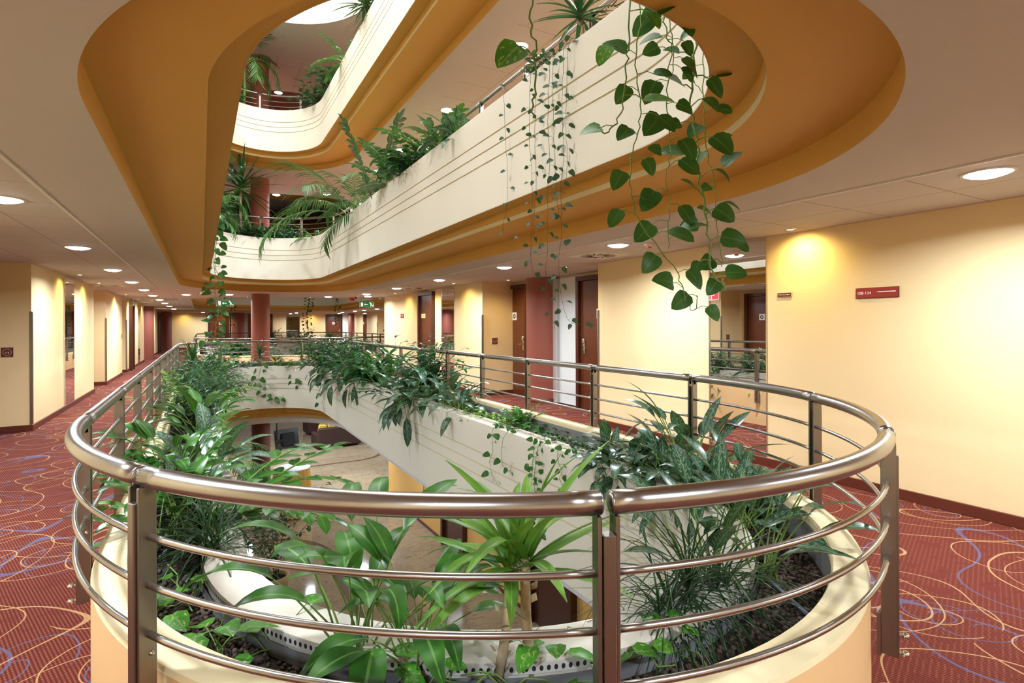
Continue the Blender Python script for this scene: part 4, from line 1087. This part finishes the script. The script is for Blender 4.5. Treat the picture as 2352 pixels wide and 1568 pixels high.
template('dracaena_tree', strap_plant(32, 46, .85, .055, 1.15, 'leaf_dracaena', 1, (-40, 86), (.1, .6), kind='grass', canem='cane', cr=.022, lean=.15))
template('aglaonema_hang', rosette(33, 46, (.08, .20), .23, .080, 'leaf_aglaonema', 'stem_green', el=(-50, 75), droop=(.6, 1.6), rad=.10, seg=6))
template('fern_dark', palm(35, 16, .40, 'leaf_palm', 16, .06, .013, (5, 75), (.9, 2.0), .02))
template('fern', palm(15, 16, .36, 'leaf_palm_lime', 16, .05, .012, (15, 80), (.8, 1.8), .02))
template('ficus_a', bush(16, .30, .34, .55, 900, .075, .020, 'leaf_ficus', nb=22, hang=.7))
template('ficus_b', bush(17, .26, .26, .60, 560, .085, .030, 'leaf_ficus', nb=16, hang=.6))
template('shrub', bush(18, .24, .26, .42, 330, .13, .052, 'leaf_ficus', 'oval', nb=14, hang=.5))
template('rubber_shrub', bush(19, .22, .24, .50, 240, .12, .060, 'leaf_rubber', 'oval', nb=12, hang=.2))
template('zz_a', zz(20, 9, .55, 8, .105, .050))
template('zz_reach', zz(21, 6, .62, 6, .115, .055, el=(25, 55), az0=-.2))
template('zz_dark', zz(22, 10, .60, 9, .095, .042, 'leaf_ficus', (15, 80)))
template('rubber_stalk', zz(23, 2, .75, 11, .11, .055, 'leaf_rubber', (60, 75), (-.1, .5), 'stem_dark'))
template('creeper_green', creeper(24, .13, .24, 70, .085, 'leaf_pothos'))
template('creeper_pale', creeper(25, .13, .28, 95, .070, 'leaf_scindapsus', .10))
template('creeper_gold', creeper(26, .10, .10, 9, .11, 'leaf_pothos_gold', .15))
template('ivy', creeper(27, .13, .22, 110, .06, 'leaf_palm_lime', .11))
template('lobby_shrub', bush(28, .38, .38, 1.75, 380, .13, .055, 'leaf_rubber', 'oval', nb=12, hang=.6))
NAMES = {'aglaonema': 'aglaonema', 'peace': 'peace_lily', 'yucca': 'yucca', 'grass': 'grass_palm', 'dracaena': 'dracaena', 'palm': 'potted_palm', 'fern': 'fern', 'ficus': 'ficus_bush', 'shrub': 'leafy_shrub', 'rubber': 'rubber_plant', 'zz': 'zz_plant', 'creeper': 'pothos', 'ivy': 'ivy', 'lobby': 'leafy_shrub'}
def place(kind, x, y, z, rz, s, label, group=None):
    nm = NAMES[kind.split('_')[0]] if not kind.startswith('palm') else 'palm'
    t = thing(nm, label, 'plant', (x, y, z), rz, group); t.scale = (s, s, s)
    for pn, me in LIB[kind]:
        o = bpy.data.objects.new(pn, me); C.objects.link(o); o.parent = t
    return t
# ---- planting: left bed x ~ -0.12, right bed x ~ 2.74, bed surface z 0.36
Z0 = 0.365
PL = [
 # near end, left to right
 ('creeper_gold', -0.10, 2.36, 0.4, 1.0, 'low pothos with broad bright leaves behind the nearest left railing post'),
 ('creeper_gold', 0.10, 1.98, 2.0, 1.05, 'low pothos with broad leaves on the pebbles right of the nearest left railing post'),
 ('creeper_gold', 0.52, 1.49, 4.4, 0.95, 'single gold-splashed pothos at the bottom edge left of the yucca'),
 ('creeper_gold', 0.98, 1.36, 1.2, 0.9, 'low pothos at the foot of the yucca canes'),
 ('creeper_gold', 1.22, 1.33, 3.2, 0.9, 'low variegated pothos just right of the middle railing post'),
 ('peace_a', 0.44, 1.70, 1.9, 1.0, 'tall peace lily with drooping broad leaves left of the yucca'),
 ('yucca_a', 0.74, 1.40, 1.0, 1.0, 'bright green yucca on a peeling cane before the middle railing post'),
 ('yucca_b', 0.84, 1.37, 2.6, 1.12, 'taller yucca shoot just right of the peeling cane'),
 ('grass_a', 1.46, 1.37, 0.4, 1.0, 'dark fine-leaved grass palm right of the middle railing post'),
 ('grass_b', 1.36, 1.33, 2.0, 0.85, 'second dark grass palm nearest the middle railing post'),
 ('grass_b', 1.66, 1.38, 1.1, 0.9, 'sparse grass palm farthest right in the near bed'),
 ('aglaonema_tall', 2.02, 1.45, 0.6, 1.0, 'tall stemmed aglaonema beside the drip pipe at the right bend'),
 ('aglaonema_tall', 1.72, 1.47, 2.2, 1.05, 'silver-leaved aglaonema behind the grass palms'),
 ('aglaonema_tall', 2.32, 1.80, 2.9, 0.95, 'upright aglaonema on the right bend behind the steel rail'),
 ('aglaonema_a', 2.66, 2.50, 1.9, 1.12, 'large silver aglaonema in the middle of the big right-hand clump'),
 ('aglaonema_b', 2.62, 2.82, 0.4, 1.12, 'wide aglaonema spilling over the inner rim of the right-hand clump'),
 ('aglaonema_tall', 2.74, 2.52, 4.0, 1.25, 'tall aglaonema with one upright leaf against the railing post, topmost of the right clump'),
 ('aglaonema_a', 2.70, 3.12, 3.4, 0.95, 'aglaonema at the left end of the big right-hand clump'),
 ('aglaonema_b', 2.58, 2.15, 5.2, 1.0, 'aglaonema at the near end of the big right-hand clump'),
 ('palm_b', 2.72, 2.02, 1.0, 0.42, 'thin pale seedling palm behind the right steel rail'),
 ('aglaonema_hang', 2.56, 2.98, 0.9, 1.0, 'aglaonema drooping over the white rim at the left of the big right-hand clump'),
 ('aglaonema_hang', 2.50, 2.35, 2.2, 0.95, 'low aglaonema drooping toward the middle railing post from the right-hand clump'),
 ('aglaonema_a', 2.42, 1.90, 4.6, 0.85, 'small aglaonema between the right-hand clump and the bend'),
 ('peace_a', 0.56, 1.58, 3.6, 0.82, 'second, smaller peace lily between the tall one and the yucca'),
 # right bed going away
 ('creeper_pale', 2.72, 3.55, 0.0, 1.0, 'grey-green trailing creeper beside the big right clump'),
 ('creeper_pale', 2.72, 4.05, 3.1, 1.0, 'grey-green trailing creeper, next one along the right rim'),
 ('creeper_green', 2.74, 4.5, 0.2, 1.0, 'green heart-leaved creeper under the bare stalked plant'),
 ('zz_a', 2.78, 4.72, 1.0, 0.62, 'young light green plant on a bare stalk in the right bed'),
 ('ivy', 2.72, 5.05, 0.0, 1.0, 'bright green ivy patch on the right rim'),
 ('ivy', 2.68, 5.5, 3.0, 1.0, 'ivy patch beside the dark aglaonemas'),
 ('aglaonema_b', 2.64, 5.95, 1.4, 1.25, 'aglaonema next to the ivy, first of the dense right row'),
 ('aglaonema_a', 2.76, 6.35, 2.4, 1.25, 'upright aglaonema with a single bright leaf in the dense right row'),
 ('aglaonema_b', 2.58, 6.85, 3.3, 1.55, 'aglaonema leaning over the rim in the dense right row'),
 ('aglaonema_hang', 2.44, 7.15, 4.5, 1.6, 'aglaonema hanging far over the cream fascia, lowest of the right row'),
 ('aglaonema_a', 2.74, 7.6, 0.9, 1.6, 'silver aglaonema behind the hanging one in the right row'),
 ('ficus_b', 2.80, 7.5, 0.5, 1.5, 'tall small-leaved ficus rising in front of the narrow dark door'),
 ('zz_dark', 2.52, 8.5, 2.6, 1.0, 'dark zz plant with round leaflets drooping over the right rim'),
 ('peace_b', 2.70, 8.9, 0.2, 1.7, 'broad-leaved peace lily midway along the right bed'),
 ('shrub', 2.66, 9.7, 1.1, 1.7, 'broad-leaved shrub beyond the peace lily on the right'),
 ('aglaonema_hang', 2.52, 10.3, 2.1, 1.6, 'dark aglaonema hanging over the far part of the right rim'),
 ('shrub', 2.76, 10.9, 3.1, 1.45, 'dense shrub against the far right railing'),
 ('aglaonema_hang', 2.52, 11.6, 4.1, 1.7, 'large drooping aglaonema near the far right bend'),
 ('ficus_b', 2.78, 12.2, 5.1, 1.3, 'feathery ficus on the far right bend'),
 ('aglaonema_hang', 2.52, 12.9, 0.1, 1.8, 'dark aglaonema hanging over the far right corner of the fascia'),
 ('ficus_a', 2.60, 13.3, 1.6, 1.9, 'tallest dark ficus on the far right corner, rising above the handrails'),
 # far end
 ('creeper_green', 2.32, 14.3, 1.2, 1.6, 'heart-leaved creeper at the far right end of the far rim'),
 ('creeper_green', 1.95, 14.6, 0.9, 1.6, 'heart-leaved creeper spilling over the middle of the far rim'),
 ('peace_b', 1.62, 14.72, 2.0, 0.75, 'thin long-leaved plant right of the cordyline on the far rim'),
 ('dracaena_a', 1.34, 14.8, 0.4, 1.15, 'spiky dracaena in front of the terracotta column on the far rim'),
 ('aglaonema_b', 1.02, 14.76, 1.3, 0.9, 'low dark plant left of the spiky dracaena'),
 ('aglaonema_b', 0.70, 14.62, 2.3, 1.0, 'leafy plant at the left of the far rim'),
 ('shrub', 0.28, 14.2, 3.3, 1.1, 'shrub on the far left bend of the rim'),
 # left bed
 ('grass_b', 0.02, 2.72, 0.2, 1.05, 'wispy dark grass palm overhanging the white inner rim on the left'),
 ('grass_b', 0.02, 3.05, 1.9, 1.0, 'second wispy grass palm behind it on the left rim'),
 ('peace_b', -0.14, 3.1, 1.0, 1.0, 'bright peace lily inside the left rail behind the near post'),
 ('zz_reach', 0.02, 3.25, 0.0, 1.3, 'zz plant reaching its oval leaflets out over the lobby from the left bed'),
 ('zz_a', -0.12, 3.55, 2.0, .95, 'bright zz plant standing up in the left bed'),
 ('peace_a', -0.16, 3.9, 4.0, .95, 'peace lily with long drooping leaves beside the left carpet'),
 ('aglaonema_a', 0.0, 4.3, 1.5, 1.2, 'pale-veined leafy plant in the left bed behind the zz plant'),
 ('palm_b', -0.02, 4.75, .8, .75, 'arching palm over the left inner rim'),
 ('fern', -0.10, 5.2, 1.0, 1.3, 'lime green fern in the left bed'),
 ('peace_b', 0.0, 5.7, 2.0, 1.25, 'dark broad-leaved peace lily beyond the lime fern'),
 ('rubber_shrub', -0.1, 6.2, 1.0, .8, 'glossy rubber plant against the left railing'),
 ('palm_lime', -0.16, 6.9, 2.6, 1.05, 'yellow-green palm whose fronds cross the left handrail'),
 ('ficus_a', 0.02, 7.3, 0.0, 1.15, 'big drooping ficus bush, nearest of the left bushes'),
 ('ficus_a', 0.06, 8.2, 2.0, 1.2, 'big drooping ficus bush, second of the left bushes'),
 ('ficus_a', 0.0, 9.2, 4.0, 1.2, 'big drooping ficus bush, third of the left bushes'),
 ('palm_lime', -0.1, 9.9, 0.7, 1.0, 'lime palm standing behind the left ficus bushes'),
 ('shrub', 0.0, 10.8, 1.0, 1.3, 'green shrub beyond the left ficus bushes'),
 ('dracaena_a', -0.05, 11.7, 0.0, 1.4, 'dracaena near the far left bend'),
 ('shrub', 0.0, 12.6, 2.2, 1.3, 'shrub near the far left bend by the handrail corner'),
]
for k, x, y, rz, s, lab in PL: place(k, x, y, Z0, rz, s, lab)
Z1 = Z0 + HF
PU = [
 ('palm_a', 2.62, 10.9, .5, 1.9, 'large feathery palm one storey up, leaning over the right parapet'),
 ('palm_b', 2.66, 10.0, 2.5, 1.6, 'smaller palm beside the large feathery one, one storey up'),
 ('rubber_stalk', 2.50, 8.9, 2.9, 1.75, 'tall variegated rubber plant stalk leaning left, one storey up'),
 ('grass_b', 2.62, 9.2, 1.0, 1.3, 'grassy plant at the foot of the rubber stalk one storey up'),
 ('dracaena_a', 2.7, 8.6, 1.0, 1.2, 'dark dracaena among the lamps one storey up'),
 ('zz_dark', 2.60, 8.0, 1.7, 1.6, 'dark zz plant with arching stems one storey up'),
 ('shrub', 2.62, 7.4, .6, 1.4, 'low shrub between the zz plant and the tall bush one storey up'),
 ('zz_a', 2.66, 6.6, 2.0, 1.5, 'tall bushy zz plant one storey up, beside the bright lamp'),
 ('aglaonema_a', 2.6, 6.15, .3, 1.4, 'aglaonema nearest along the right parapet one storey up'),
 ('aglaonema_b', 2.62, 5.8, 1.3, 1.1, 'aglaonema at the end of the plant row one storey up'),
 ('dracaena_a', 2.62, 3.45, 1.0, 1.15, 'dark-leaved plant high on the near right parapet behind the vines'),
 ('rubber_shrub', 2.66, 3.95, 2.4, .6, 'low dark plant under the upper handrail behind the vines'),
 ('dracaena_tree', 0.85, 14.72, .2, 1.4, 'large spiky dracaena one storey up at the far left corner'),
 ('palm_tree', 0.5, 14.45, 1.2, .9, 'palm under the spiky dracaena one storey up'),
 ('ficus_a', -0.02, 9.2, 2.0, 1.2, 'dark hanging bush above the left parapet one storey up'),
 ('shrub', 0.05, 12.6, 0.6, 1.5, 'dark shrub in the far left corner one storey up'),
 ('palm_b', -0.02, 12.0, 3.4, 1.2, 'dark palm at the far left corner one storey up'),
 ('ficus_a', 0.45, 14.3, 1.6, 1.15, 'dense dark bush before the column one storey up'),
 ('rubber_shrub', 0.95, 14.7, 0.6, 1.0, 'leafy bush left of the column one storey up'),
 ('shrub', 1.45, 14.78, 2.6, 1.2, 'glossy green shrub centred on the far parapet one storey up'),
 ('shrub', 1.9, 14.7, 0.0, 1.0, 'shrub right of the glossy one on the far parapet one storey up'),
 ('fern_dark', 2.4, 13.9, 0.0, 1.4, 'fern at the far right bend one storey up'),
 ('creeper_green', 2.2, 14.4, 0.8, 1.2, 'low creeper right end of the far parapet one storey up'),
]
for k, x, y, rz, s, lab in PU: place(k, x, y, Z1, rz, s, lab)
Z2 = Z0 + 2 * HF
PV = [
 ('palm_tree', 0.92, 14.74, .4, 1.3, 'drooping palm two storeys up at the far left'),
 ('dracaena_tree', 0.5, 14.4, 1.4, 1.0, 'spiky dark plant two storeys up beside the drooping palm'),
 ('shrub', 0.55, 14.4, 1.0, 1.0, 'dark shrub under the drooping palm two storeys up'),
 ('peace_b', 0.1, 12.6, 2.0, 1.5, 'broad-leaved plant at the left edge two storeys up'),
 ('rubber_shrub', 2.5, 13.8, .3, 1.5, 'dark rubber bush at the far right bend two storeys up'),
 ('rubber_shrub', 2.62, 12.6, 1.9, 1.4, 'second rubber bush on the right parapet two storeys up'),
 ('creeper_green', 1.75, 14.65, 0.9, 1.2, 'low dark creeper along the far parapet two storeys up'),
 ('creeper_green', 2.15, 14.45, 0.7, 1.2, 'low dark creeper next to the far right bush two storeys up'),
 ('fern_dark', 2.52, 11.0, 0.0, 1.7, 'fern hanging over the right parapet two storeys up'),
 ('dracaena_big', 2.55, 9.6, 0.6, .95, 'spiky dracaena at the top edge two storeys up'),
 ('grass_b', 2.5, 9.3, 0.6, 1.3, 'grassy plant under the spiky dracaena two storeys up'),
]
for k, x, y, rz, s, lab in PV: place(k, x, y, Z2, rz, s, lab)
# far atrium
PF = [('shrub', .95, 18.9, 0, 1.5, 'left of the column'), ('aglaonema_b', 1.8, 18.4, 1, 1.7, 'just left of the column'), ('shrub', 3.0, 18.25, 2, 1.6, 'just right of the column'), ('peace_b', 3.9, 18.25, 3, 1.7, 'midway right of the column'),
      ('ficus_a', 4.8, 18.5, 4, 1.4, 'behind the dark corner ficus'), ('aglaonema_a', 5.7, 19.0, 5, 1.7, 'toward the right wall corner'), ('dracaena_a', 6.3, 19.7, 0, 1.6, 'nearest the right wall corner'), ('palm_b', 0.6, 19.6, 1, 1.1, 'at the left bend'),
      ('ficus_b', 3.4, 32.8, 1, 1.6, 'on the far side before the mirror'), ('shrub', 5.0, 32.6, 2, 1.8, 'on the far side right of the mirror'), ('palm_b', 1.6, 32.3, 3, 1.3, 'on the far side behind the hanging vine'), ('shrub', 6.3, 31.4, 3, 1.6, 'on the far right bend')]
for k, x, y, rz, s, lab in PF: place(k, x, y, Z0, rz, s, 'distant plant in the far planter, ' + lab)
# lobby plant
t = thing('flower_pot', 'round ochre pot on the lobby floor under the tall dark plant', 'pot', (1.10, 10.4, ZG))
mb = MB(); mb.lathe([(0.0, 0.0), (0.19, 0.0), (0.235, 0.50), (0.235, 0.55), (0.205, 0.55), (0.20, 0.48)], (0, 0, 0), 32); mb.build('pot_body', 'pot', t)
mb = MB(); mb.lathe([(0.2, 0.485), (0.0, 0.495)], (0, 0, 0), 32); mb.build('soil', 'soil', t)
place('lobby_shrub', 1.10, 10.4, ZG + 0.49, 0.3, 1.0, 'tall dark potted shrub on the lobby floor beside the column')
# ---- hanging vines
def V(pts, *a, **k): return vine(pts, *a, **k)
NV = [
    ('long pale vine with few gold-splashed leaves, leftmost of the near hanging vines', [(0.92, 1.47, 3.575), (0.95, 1.53, 3.5), (0.96, 1.55, 2.9), (0.96, 1.55, 2.59), (0.96, 1.55, 2.44), (0.97, 1.54, 2.34), (0.97, 1.54, 2.21), (0.96, 1.55, 2.12)], .22, .118, 'leaf_pothos_gold', .0042),
    ('vine with gold-splashed leaves ending in an upward hook, second of the near hanging vines', [(1.32, 1.42, 3.575), (1.34, 1.48, 3.5), (1.35, 1.50, 2.9), (1.35, 1.50, 2.49), (1.34, 1.51, 2.38), (1.33, 1.51, 2.26), (1.31, 1.52, 2.16), (1.27, 1.54, 2.11), (1.24, 1.56, 2.13)], .15, .115, 'leaf_pothos_gold', .0036),
    ('long dark vine drifting right to the lowest tip before the yellow wall', [(1.38, 1.42, 3.575), (1.40, 1.5, 3.5), (1.41, 1.52, 2.9), (1.41, 1.52, 2.68), (1.41, 1.52, 2.52), (1.40, 1.53, 2.41), (1.41, 1.52, 2.25), (1.41, 1.52, 2.17), (1.39, 1.54, 2.06), (1.38, 1.54, 1.94), (1.40, 1.53, 1.83), (1.45, 1.50, 1.73), (1.54, 1.47, 1.62), (1.56, 1.46, 1.56), (1.59, 1.45, 1.48), (1.61, 1.44, 1.48), (1.62, 1.44, 1.53)], .088, .095, 'leaf_pothos', .0026),
    ('dark heart-leaved vine in the middle of the near hanging vines', [(1.50, 1.42, 3.575), (1.53, 1.50, 3.5), (1.54, 1.52, 2.75), (1.54, 1.52, 2.55), (1.56, 1.51, 2.47), (1.55, 1.52, 2.34), (1.55, 1.52, 2.21), (1.57, 1.52, 2.09), (1.54, 1.52, 1.99), (1.56, 1.52, 1.89), (1.55, 1.52, 1.79), (1.55, 1.52, 1.71)], .072, .10, 'leaf_pothos', .0026),
    ('short dark vine twined beside the middle one', [(1.56, 1.44, 3.575), (1.58, 1.51, 3.5), (1.58, 1.53, 2.70), (1.57, 1.53, 2.60), (1.59, 1.53, 2.49), (1.59, 1.53, 2.39)], .08, .095, 'leaf_pothos', .0026),
    ('thick-stemmed vine looping up at its tip before the tall mirror', [(1.77, 1.52, 3.575), (1.78, 1.58, 3.5), (1.79, 1.60, 2.79), (1.79, 1.60, 2.54), (1.77, 1.61, 2.36), (1.79, 1.60, 2.23), (1.80, 1.59, 2.13), (1.79, 1.58, 2.02), (1.81, 1.57, 1.91), (1.82, 1.56, 1.79), (1.83, 1.56, 1.68), (1.86, 1.55, 1.58), (1.88, 1.54, 1.56), (1.88, 1.54, 1.61)], .082, .105, 'leaf_pothos', .0048),
    ('rightmost dark vine under the curve of the ochre cove', [(2.01, 1.66, 3.575), (2.00, 1.71, 3.5), (2.0, 1.74, 2.77), (2.00, 1.74, 2.59), (1.99, 1.73, 2.37), (2.0, 1.73, 2.23), (2.02, 1.71, 2.10), (2.03, 1.70, 1.94), (2.04, 1.69, 1.78), (2.05, 1.68, 1.68)], .075, .10, 'leaf_pothos', .0030),
]
for i, (lab, pts, st, L, lm, sr) in enumerate(NV): V(pts, st, L, lm, lab, seed=40 + i, sr=sr, ratio=.84)
FV = [
    ('thin sparse vine on the cream fascia, leftmost of the small-leaved group', [(2.46, 4.36, 3.58), (2.41, 4.36, 3.53), (2.40, 4.35, 3.39), (2.4, 4.32, 3.06), (2.4, 4.30, 2.70), (2.4, 4.32, 2.47), (2.4, 4.39, 2.28), (2.4, 4.20, 2.17)], .085, .042),
    ('small-leaved vine on the fascia, second from the left, reaching below the cove', [(2.46, 3.90, 3.58), (2.41, 3.90, 3.53), (2.4, 3.90, 3.41), (2.4, 3.92, 3.05), (2.4, 3.88, 2.67), (2.4, 3.88, 2.31), (2.4, 3.90, 1.95), (2.4, 3.80, 1.80)], .055, .042),
    ('shorter strand beside the second small-leaved vine', [(2.46, 3.78, 3.58), (2.40, 3.78, 3.52), (2.38, 3.78, 3.36), (2.38, 3.80, 3.01), (2.38, 3.78, 2.65), (2.38, 3.81, 2.37), (2.38, 3.83, 2.16)], .07, .042),
    ('long small-leaved vine crossing in front of the terracotta column', [(2.46, 3.61, 3.58), (2.41, 3.61, 3.53), (2.4, 3.61, 3.37), (2.4, 3.64, 3.03), (2.4, 3.61, 2.75), (2.4, 3.64, 2.48), (2.4, 3.65, 2.07), (2.4, 3.67, 1.79), (2.4, 3.62, 1.54), (2.4, 3.54, 1.39)], .06, .044),
    ('small-leaved vine curling at its tip before the dark recessed door, rightmost of the group', [(2.46, 3.42, 3.58), (2.41, 3.42, 3.53), (2.4, 3.42, 3.38), (2.4, 3.44, 3.07), (2.4, 3.42, 2.76), (2.4, 3.46, 2.44), (2.4, 3.45, 2.11), (2.4, 3.49, 1.91), (2.4, 3.45, 1.61), (2.4, 3.37, 1.46), (2.4, 3.23, 1.42), (2.4, 3.19, 1.45)], .055, .046),
    ('short strand beside the curling small-leaved vine', [(2.46, 3.35, 3.58), (2.40, 3.35, 3.52), (2.38, 3.35, 3.13), (2.38, 3.36, 2.87), (2.38, 3.34, 2.61), (2.38, 3.38, 2.49)], .06, .044),
    ('small-leaved strand twisting at the fascia bottom, between the two longest vines', [(2.46, 3.54, 3.58), (2.40, 3.54, 3.52), (2.38, 3.54, 3.30), (2.38, 3.52, 2.92), (2.38, 3.50, 2.58), (2.38, 3.45, 2.24), (2.38, 3.38, 2.32)], .06, .048),
]
for i, (lab, pts, st, L) in enumerate(FV): V(pts, st * 1.5, L * 1.3, 'leaf_scindapsus', lab, seed=60 + i, sr=.0018, stemm='stem_dark')
LV = [
    ('vine hanging over the right rim, leftmost of those on the near fascia', [(2.50, 4.55, .45), (2.44, 4.57, .47), (2.42, 4.66, .40), (2.42, 4.64, .24), (2.42, 4.71, .10), (2.42, 4.66, -.01), (2.42, 4.53, -.09)], .10, .075),
    ('vine curling back up on the near fascia, second from the left', [(2.50, 4.3, .45), (2.44, 4.3, .47), (2.42, 4.40, .41), (2.42, 4.47, .23), (2.42, 4.44, .12), (2.42, 4.32, .10), (2.42, 4.27, .19)], .11, .075),
    ('dense dark vine hanging down the middle of the near fascia', [(2.50, 3.9, .45), (2.44, 3.9, .47), (2.42, 3.91, .31), (2.42, 3.93, .12), (2.42, 3.96, -.07), (2.42, 4.02, -.27)], .035, .055),
    ('dark vine twined right of the dense one on the near fascia', [(2.50, 3.8, .45), (2.43, 3.81, .47), (2.40, 3.83, .29), (2.40, 3.86, .07), (2.4, 3.81, -.10), (2.4, 3.81, -.35)], .04, .055),
    ('short looped vine right of the dense ones on the near fascia', [(2.5, 3.42, .45), (2.43, 3.43, .47), (2.42, 3.53, .45), (2.42, 3.54, .35), (2.42, 3.49, .29), (2.42, 3.52, .22), (2.42, 3.45, .16)], .04, .06),
    ('vine under the left end of the big right-hand clump', [(2.5, 2.95, .45), (2.43, 2.94, .47), (2.42, 3.05, .43), (2.42, 3.03, .34), (2.42, 3.09, .23), (2.42, 3.03, .17)], .07, .06),
    ('vine on the far fascia, left one of the loops', [(1.35, 14.6, .45), (1.25, 14.42, .44), (1.2, 14.38, .1), (1.35, 14.38, -.2), (1.55, 14.36, -.38), (1.75, 14.33, -.25)], .10, .16),
    ('vine on the far fascia, right one of the loops', [(2.1, 14.3, .45), (2.02, 14.22, .44), (1.95, 14.24, .15), (2.1, 14.15, -.02), (2.25, 14.05, .1), (2.3, 14.02, -.15)], .09, .16),
    ('vine hanging down the far right corner of the fascia', [(2.5, 12.9, .45), (2.42, 12.9, .42), (2.42, 12.9, .05), (2.40, 12.95, -.3), (2.41, 12.85, -.52)], .16, .15),
    ('vine hanging down the far left corner of the fascia', [(0.3, 13.7, .45), (0.34, 13.55, .42), (0.34, 13.5, 0.0), (0.36, 13.5, -.5), (0.34, 13.5, -1.2)], .12, .14),
]
for i, (lab, pts, st, L) in enumerate(LV): V(pts, st, L, 'leaf_pothos', lab, seed=80 + i, sr=.0025 if i < 6 else .005)
for i, (lab, pts, L, st) in enumerate([
    ('long leafy vine hanging from the far left parapet past the exit sign', [(0.14, 12.3, 3.58), (0.25, 12.35, 3.5), (0.27, 12.4, 3.1), (0.24, 12.4, 2.7), (0.3, 12.4, 2.35), (0.24, 12.4, 2.1), (0.3, 12.4, 1.8), (0.26, 12.4, 1.45), (0.22, 12.4, 1.15), (0.05, 12.4, 1.1)], .17, .075),
    ('thin vine hanging left of the long leafy one', [(0.14, 12.0, 3.58), (0.24, 12.0, 3.5), (0.22, 12.0, 2.9), (0.22, 12.0, 2.3), (0.1, 12.0, 2.12), (0.0, 12.0, 2.1)], .13, .10)]):
    V(pts, st, L, 'leaf_pothos', lab, seed=100 + i, sr=.006)
for i, (x, y, zb, lab) in enumerate(((5.0, 31.6, 0.9, 'bundle of small-leaved vines hanging before the distant end wall'), (5.2, 31.6, 0.8, 'second distant vine of the bundle before the end wall'), (6.4, 30.2, 1.3, 'distant vine left of the right exit sign'), (7.9, 20.8, 1.6, 'distant vine before the right terracotta column'), (0.6, 19.9, 1.6, 'distant vine left of the left exit sign'), (1.5, 32.6, 1.3, 'distant vine before the left end-wall door'))):
    V([(x, y, 3.5), (x + .05, y, 2.8), (x - .05, y, 2.1), (x, y, zb)], .09, .14, 'leaf_pothos', lab, seed=120 + i, sr=.006)
# ------------------------------------------------------------------ camera, world, view
cam = bpy.data.cameras.new('camera'); co = bpy.data.objects.new('camera', cam); C.objects.link(co)
YAW, ROLL, FPX, V0 = 0.5166, 0.004, 1256.63, 746.265
cam.sensor_width = 36.0; cam.lens = FPX / 2352 * 36.0
cam.shift_y = -(784 - V0) / 2352
cam.clip_start = 0.03; cam.clip_end = 200
fw = Vector((math.sin(YAW), math.cos(YAW), 0)); rt = Vector((math.cos(YAW), -math.sin(YAW), 0)); up = Vector((0, 0, 1))
x = rt * math.cos(ROLL) - up * math.sin(ROLL) * -1 * -1; 
x = (rt * math.cos(ROLL) + up * math.sin(ROLL) * -1).normalized(); y = (up * math.cos(ROLL) + rt * math.sin(ROLL)).normalized(); zb = -fw
co.matrix_world = Matrix(((x.x, y.x, zb.x, 0), (x.y, y.y, zb.y, 0), (x.z, y.z, zb.z, 1.42), (0, 0, 0, 1)))
S.camera = co
w = bpy.data.worlds.new('world'); S.world = w; w.use_nodes = True
w.node_tree.nodes['Background'].inputs[0].default_value = (0.9, 0.85, 0.75, 1); w.node_tree.nodes['Background'].inputs[1].default_value = 0.15
S.view_settings.view_transform = 'Standard'; S.view_settings.look = 'None'; S.view_settings.gamma = 1.0; S.view_settings.use_curve_mapping = False
S.view_settings.exposure = 0.0
S.cycles.use_denoising = True
S.cycles.max_bounces = 7; S.cycles.diffuse_bounces = 4; S.cycles.glossy_bounces = 4; S.cycles.transmission_bounces = 2
S.cycles.sample_clamp_indirect = 6.0; S.cycles.caustics_reflective = False; S.cycles.caustics_refractive = False
S.cycles.use_light_tree = True
S.cycles.use_adaptive_sampling = True; S.cycles.adaptive_threshold = 0.02
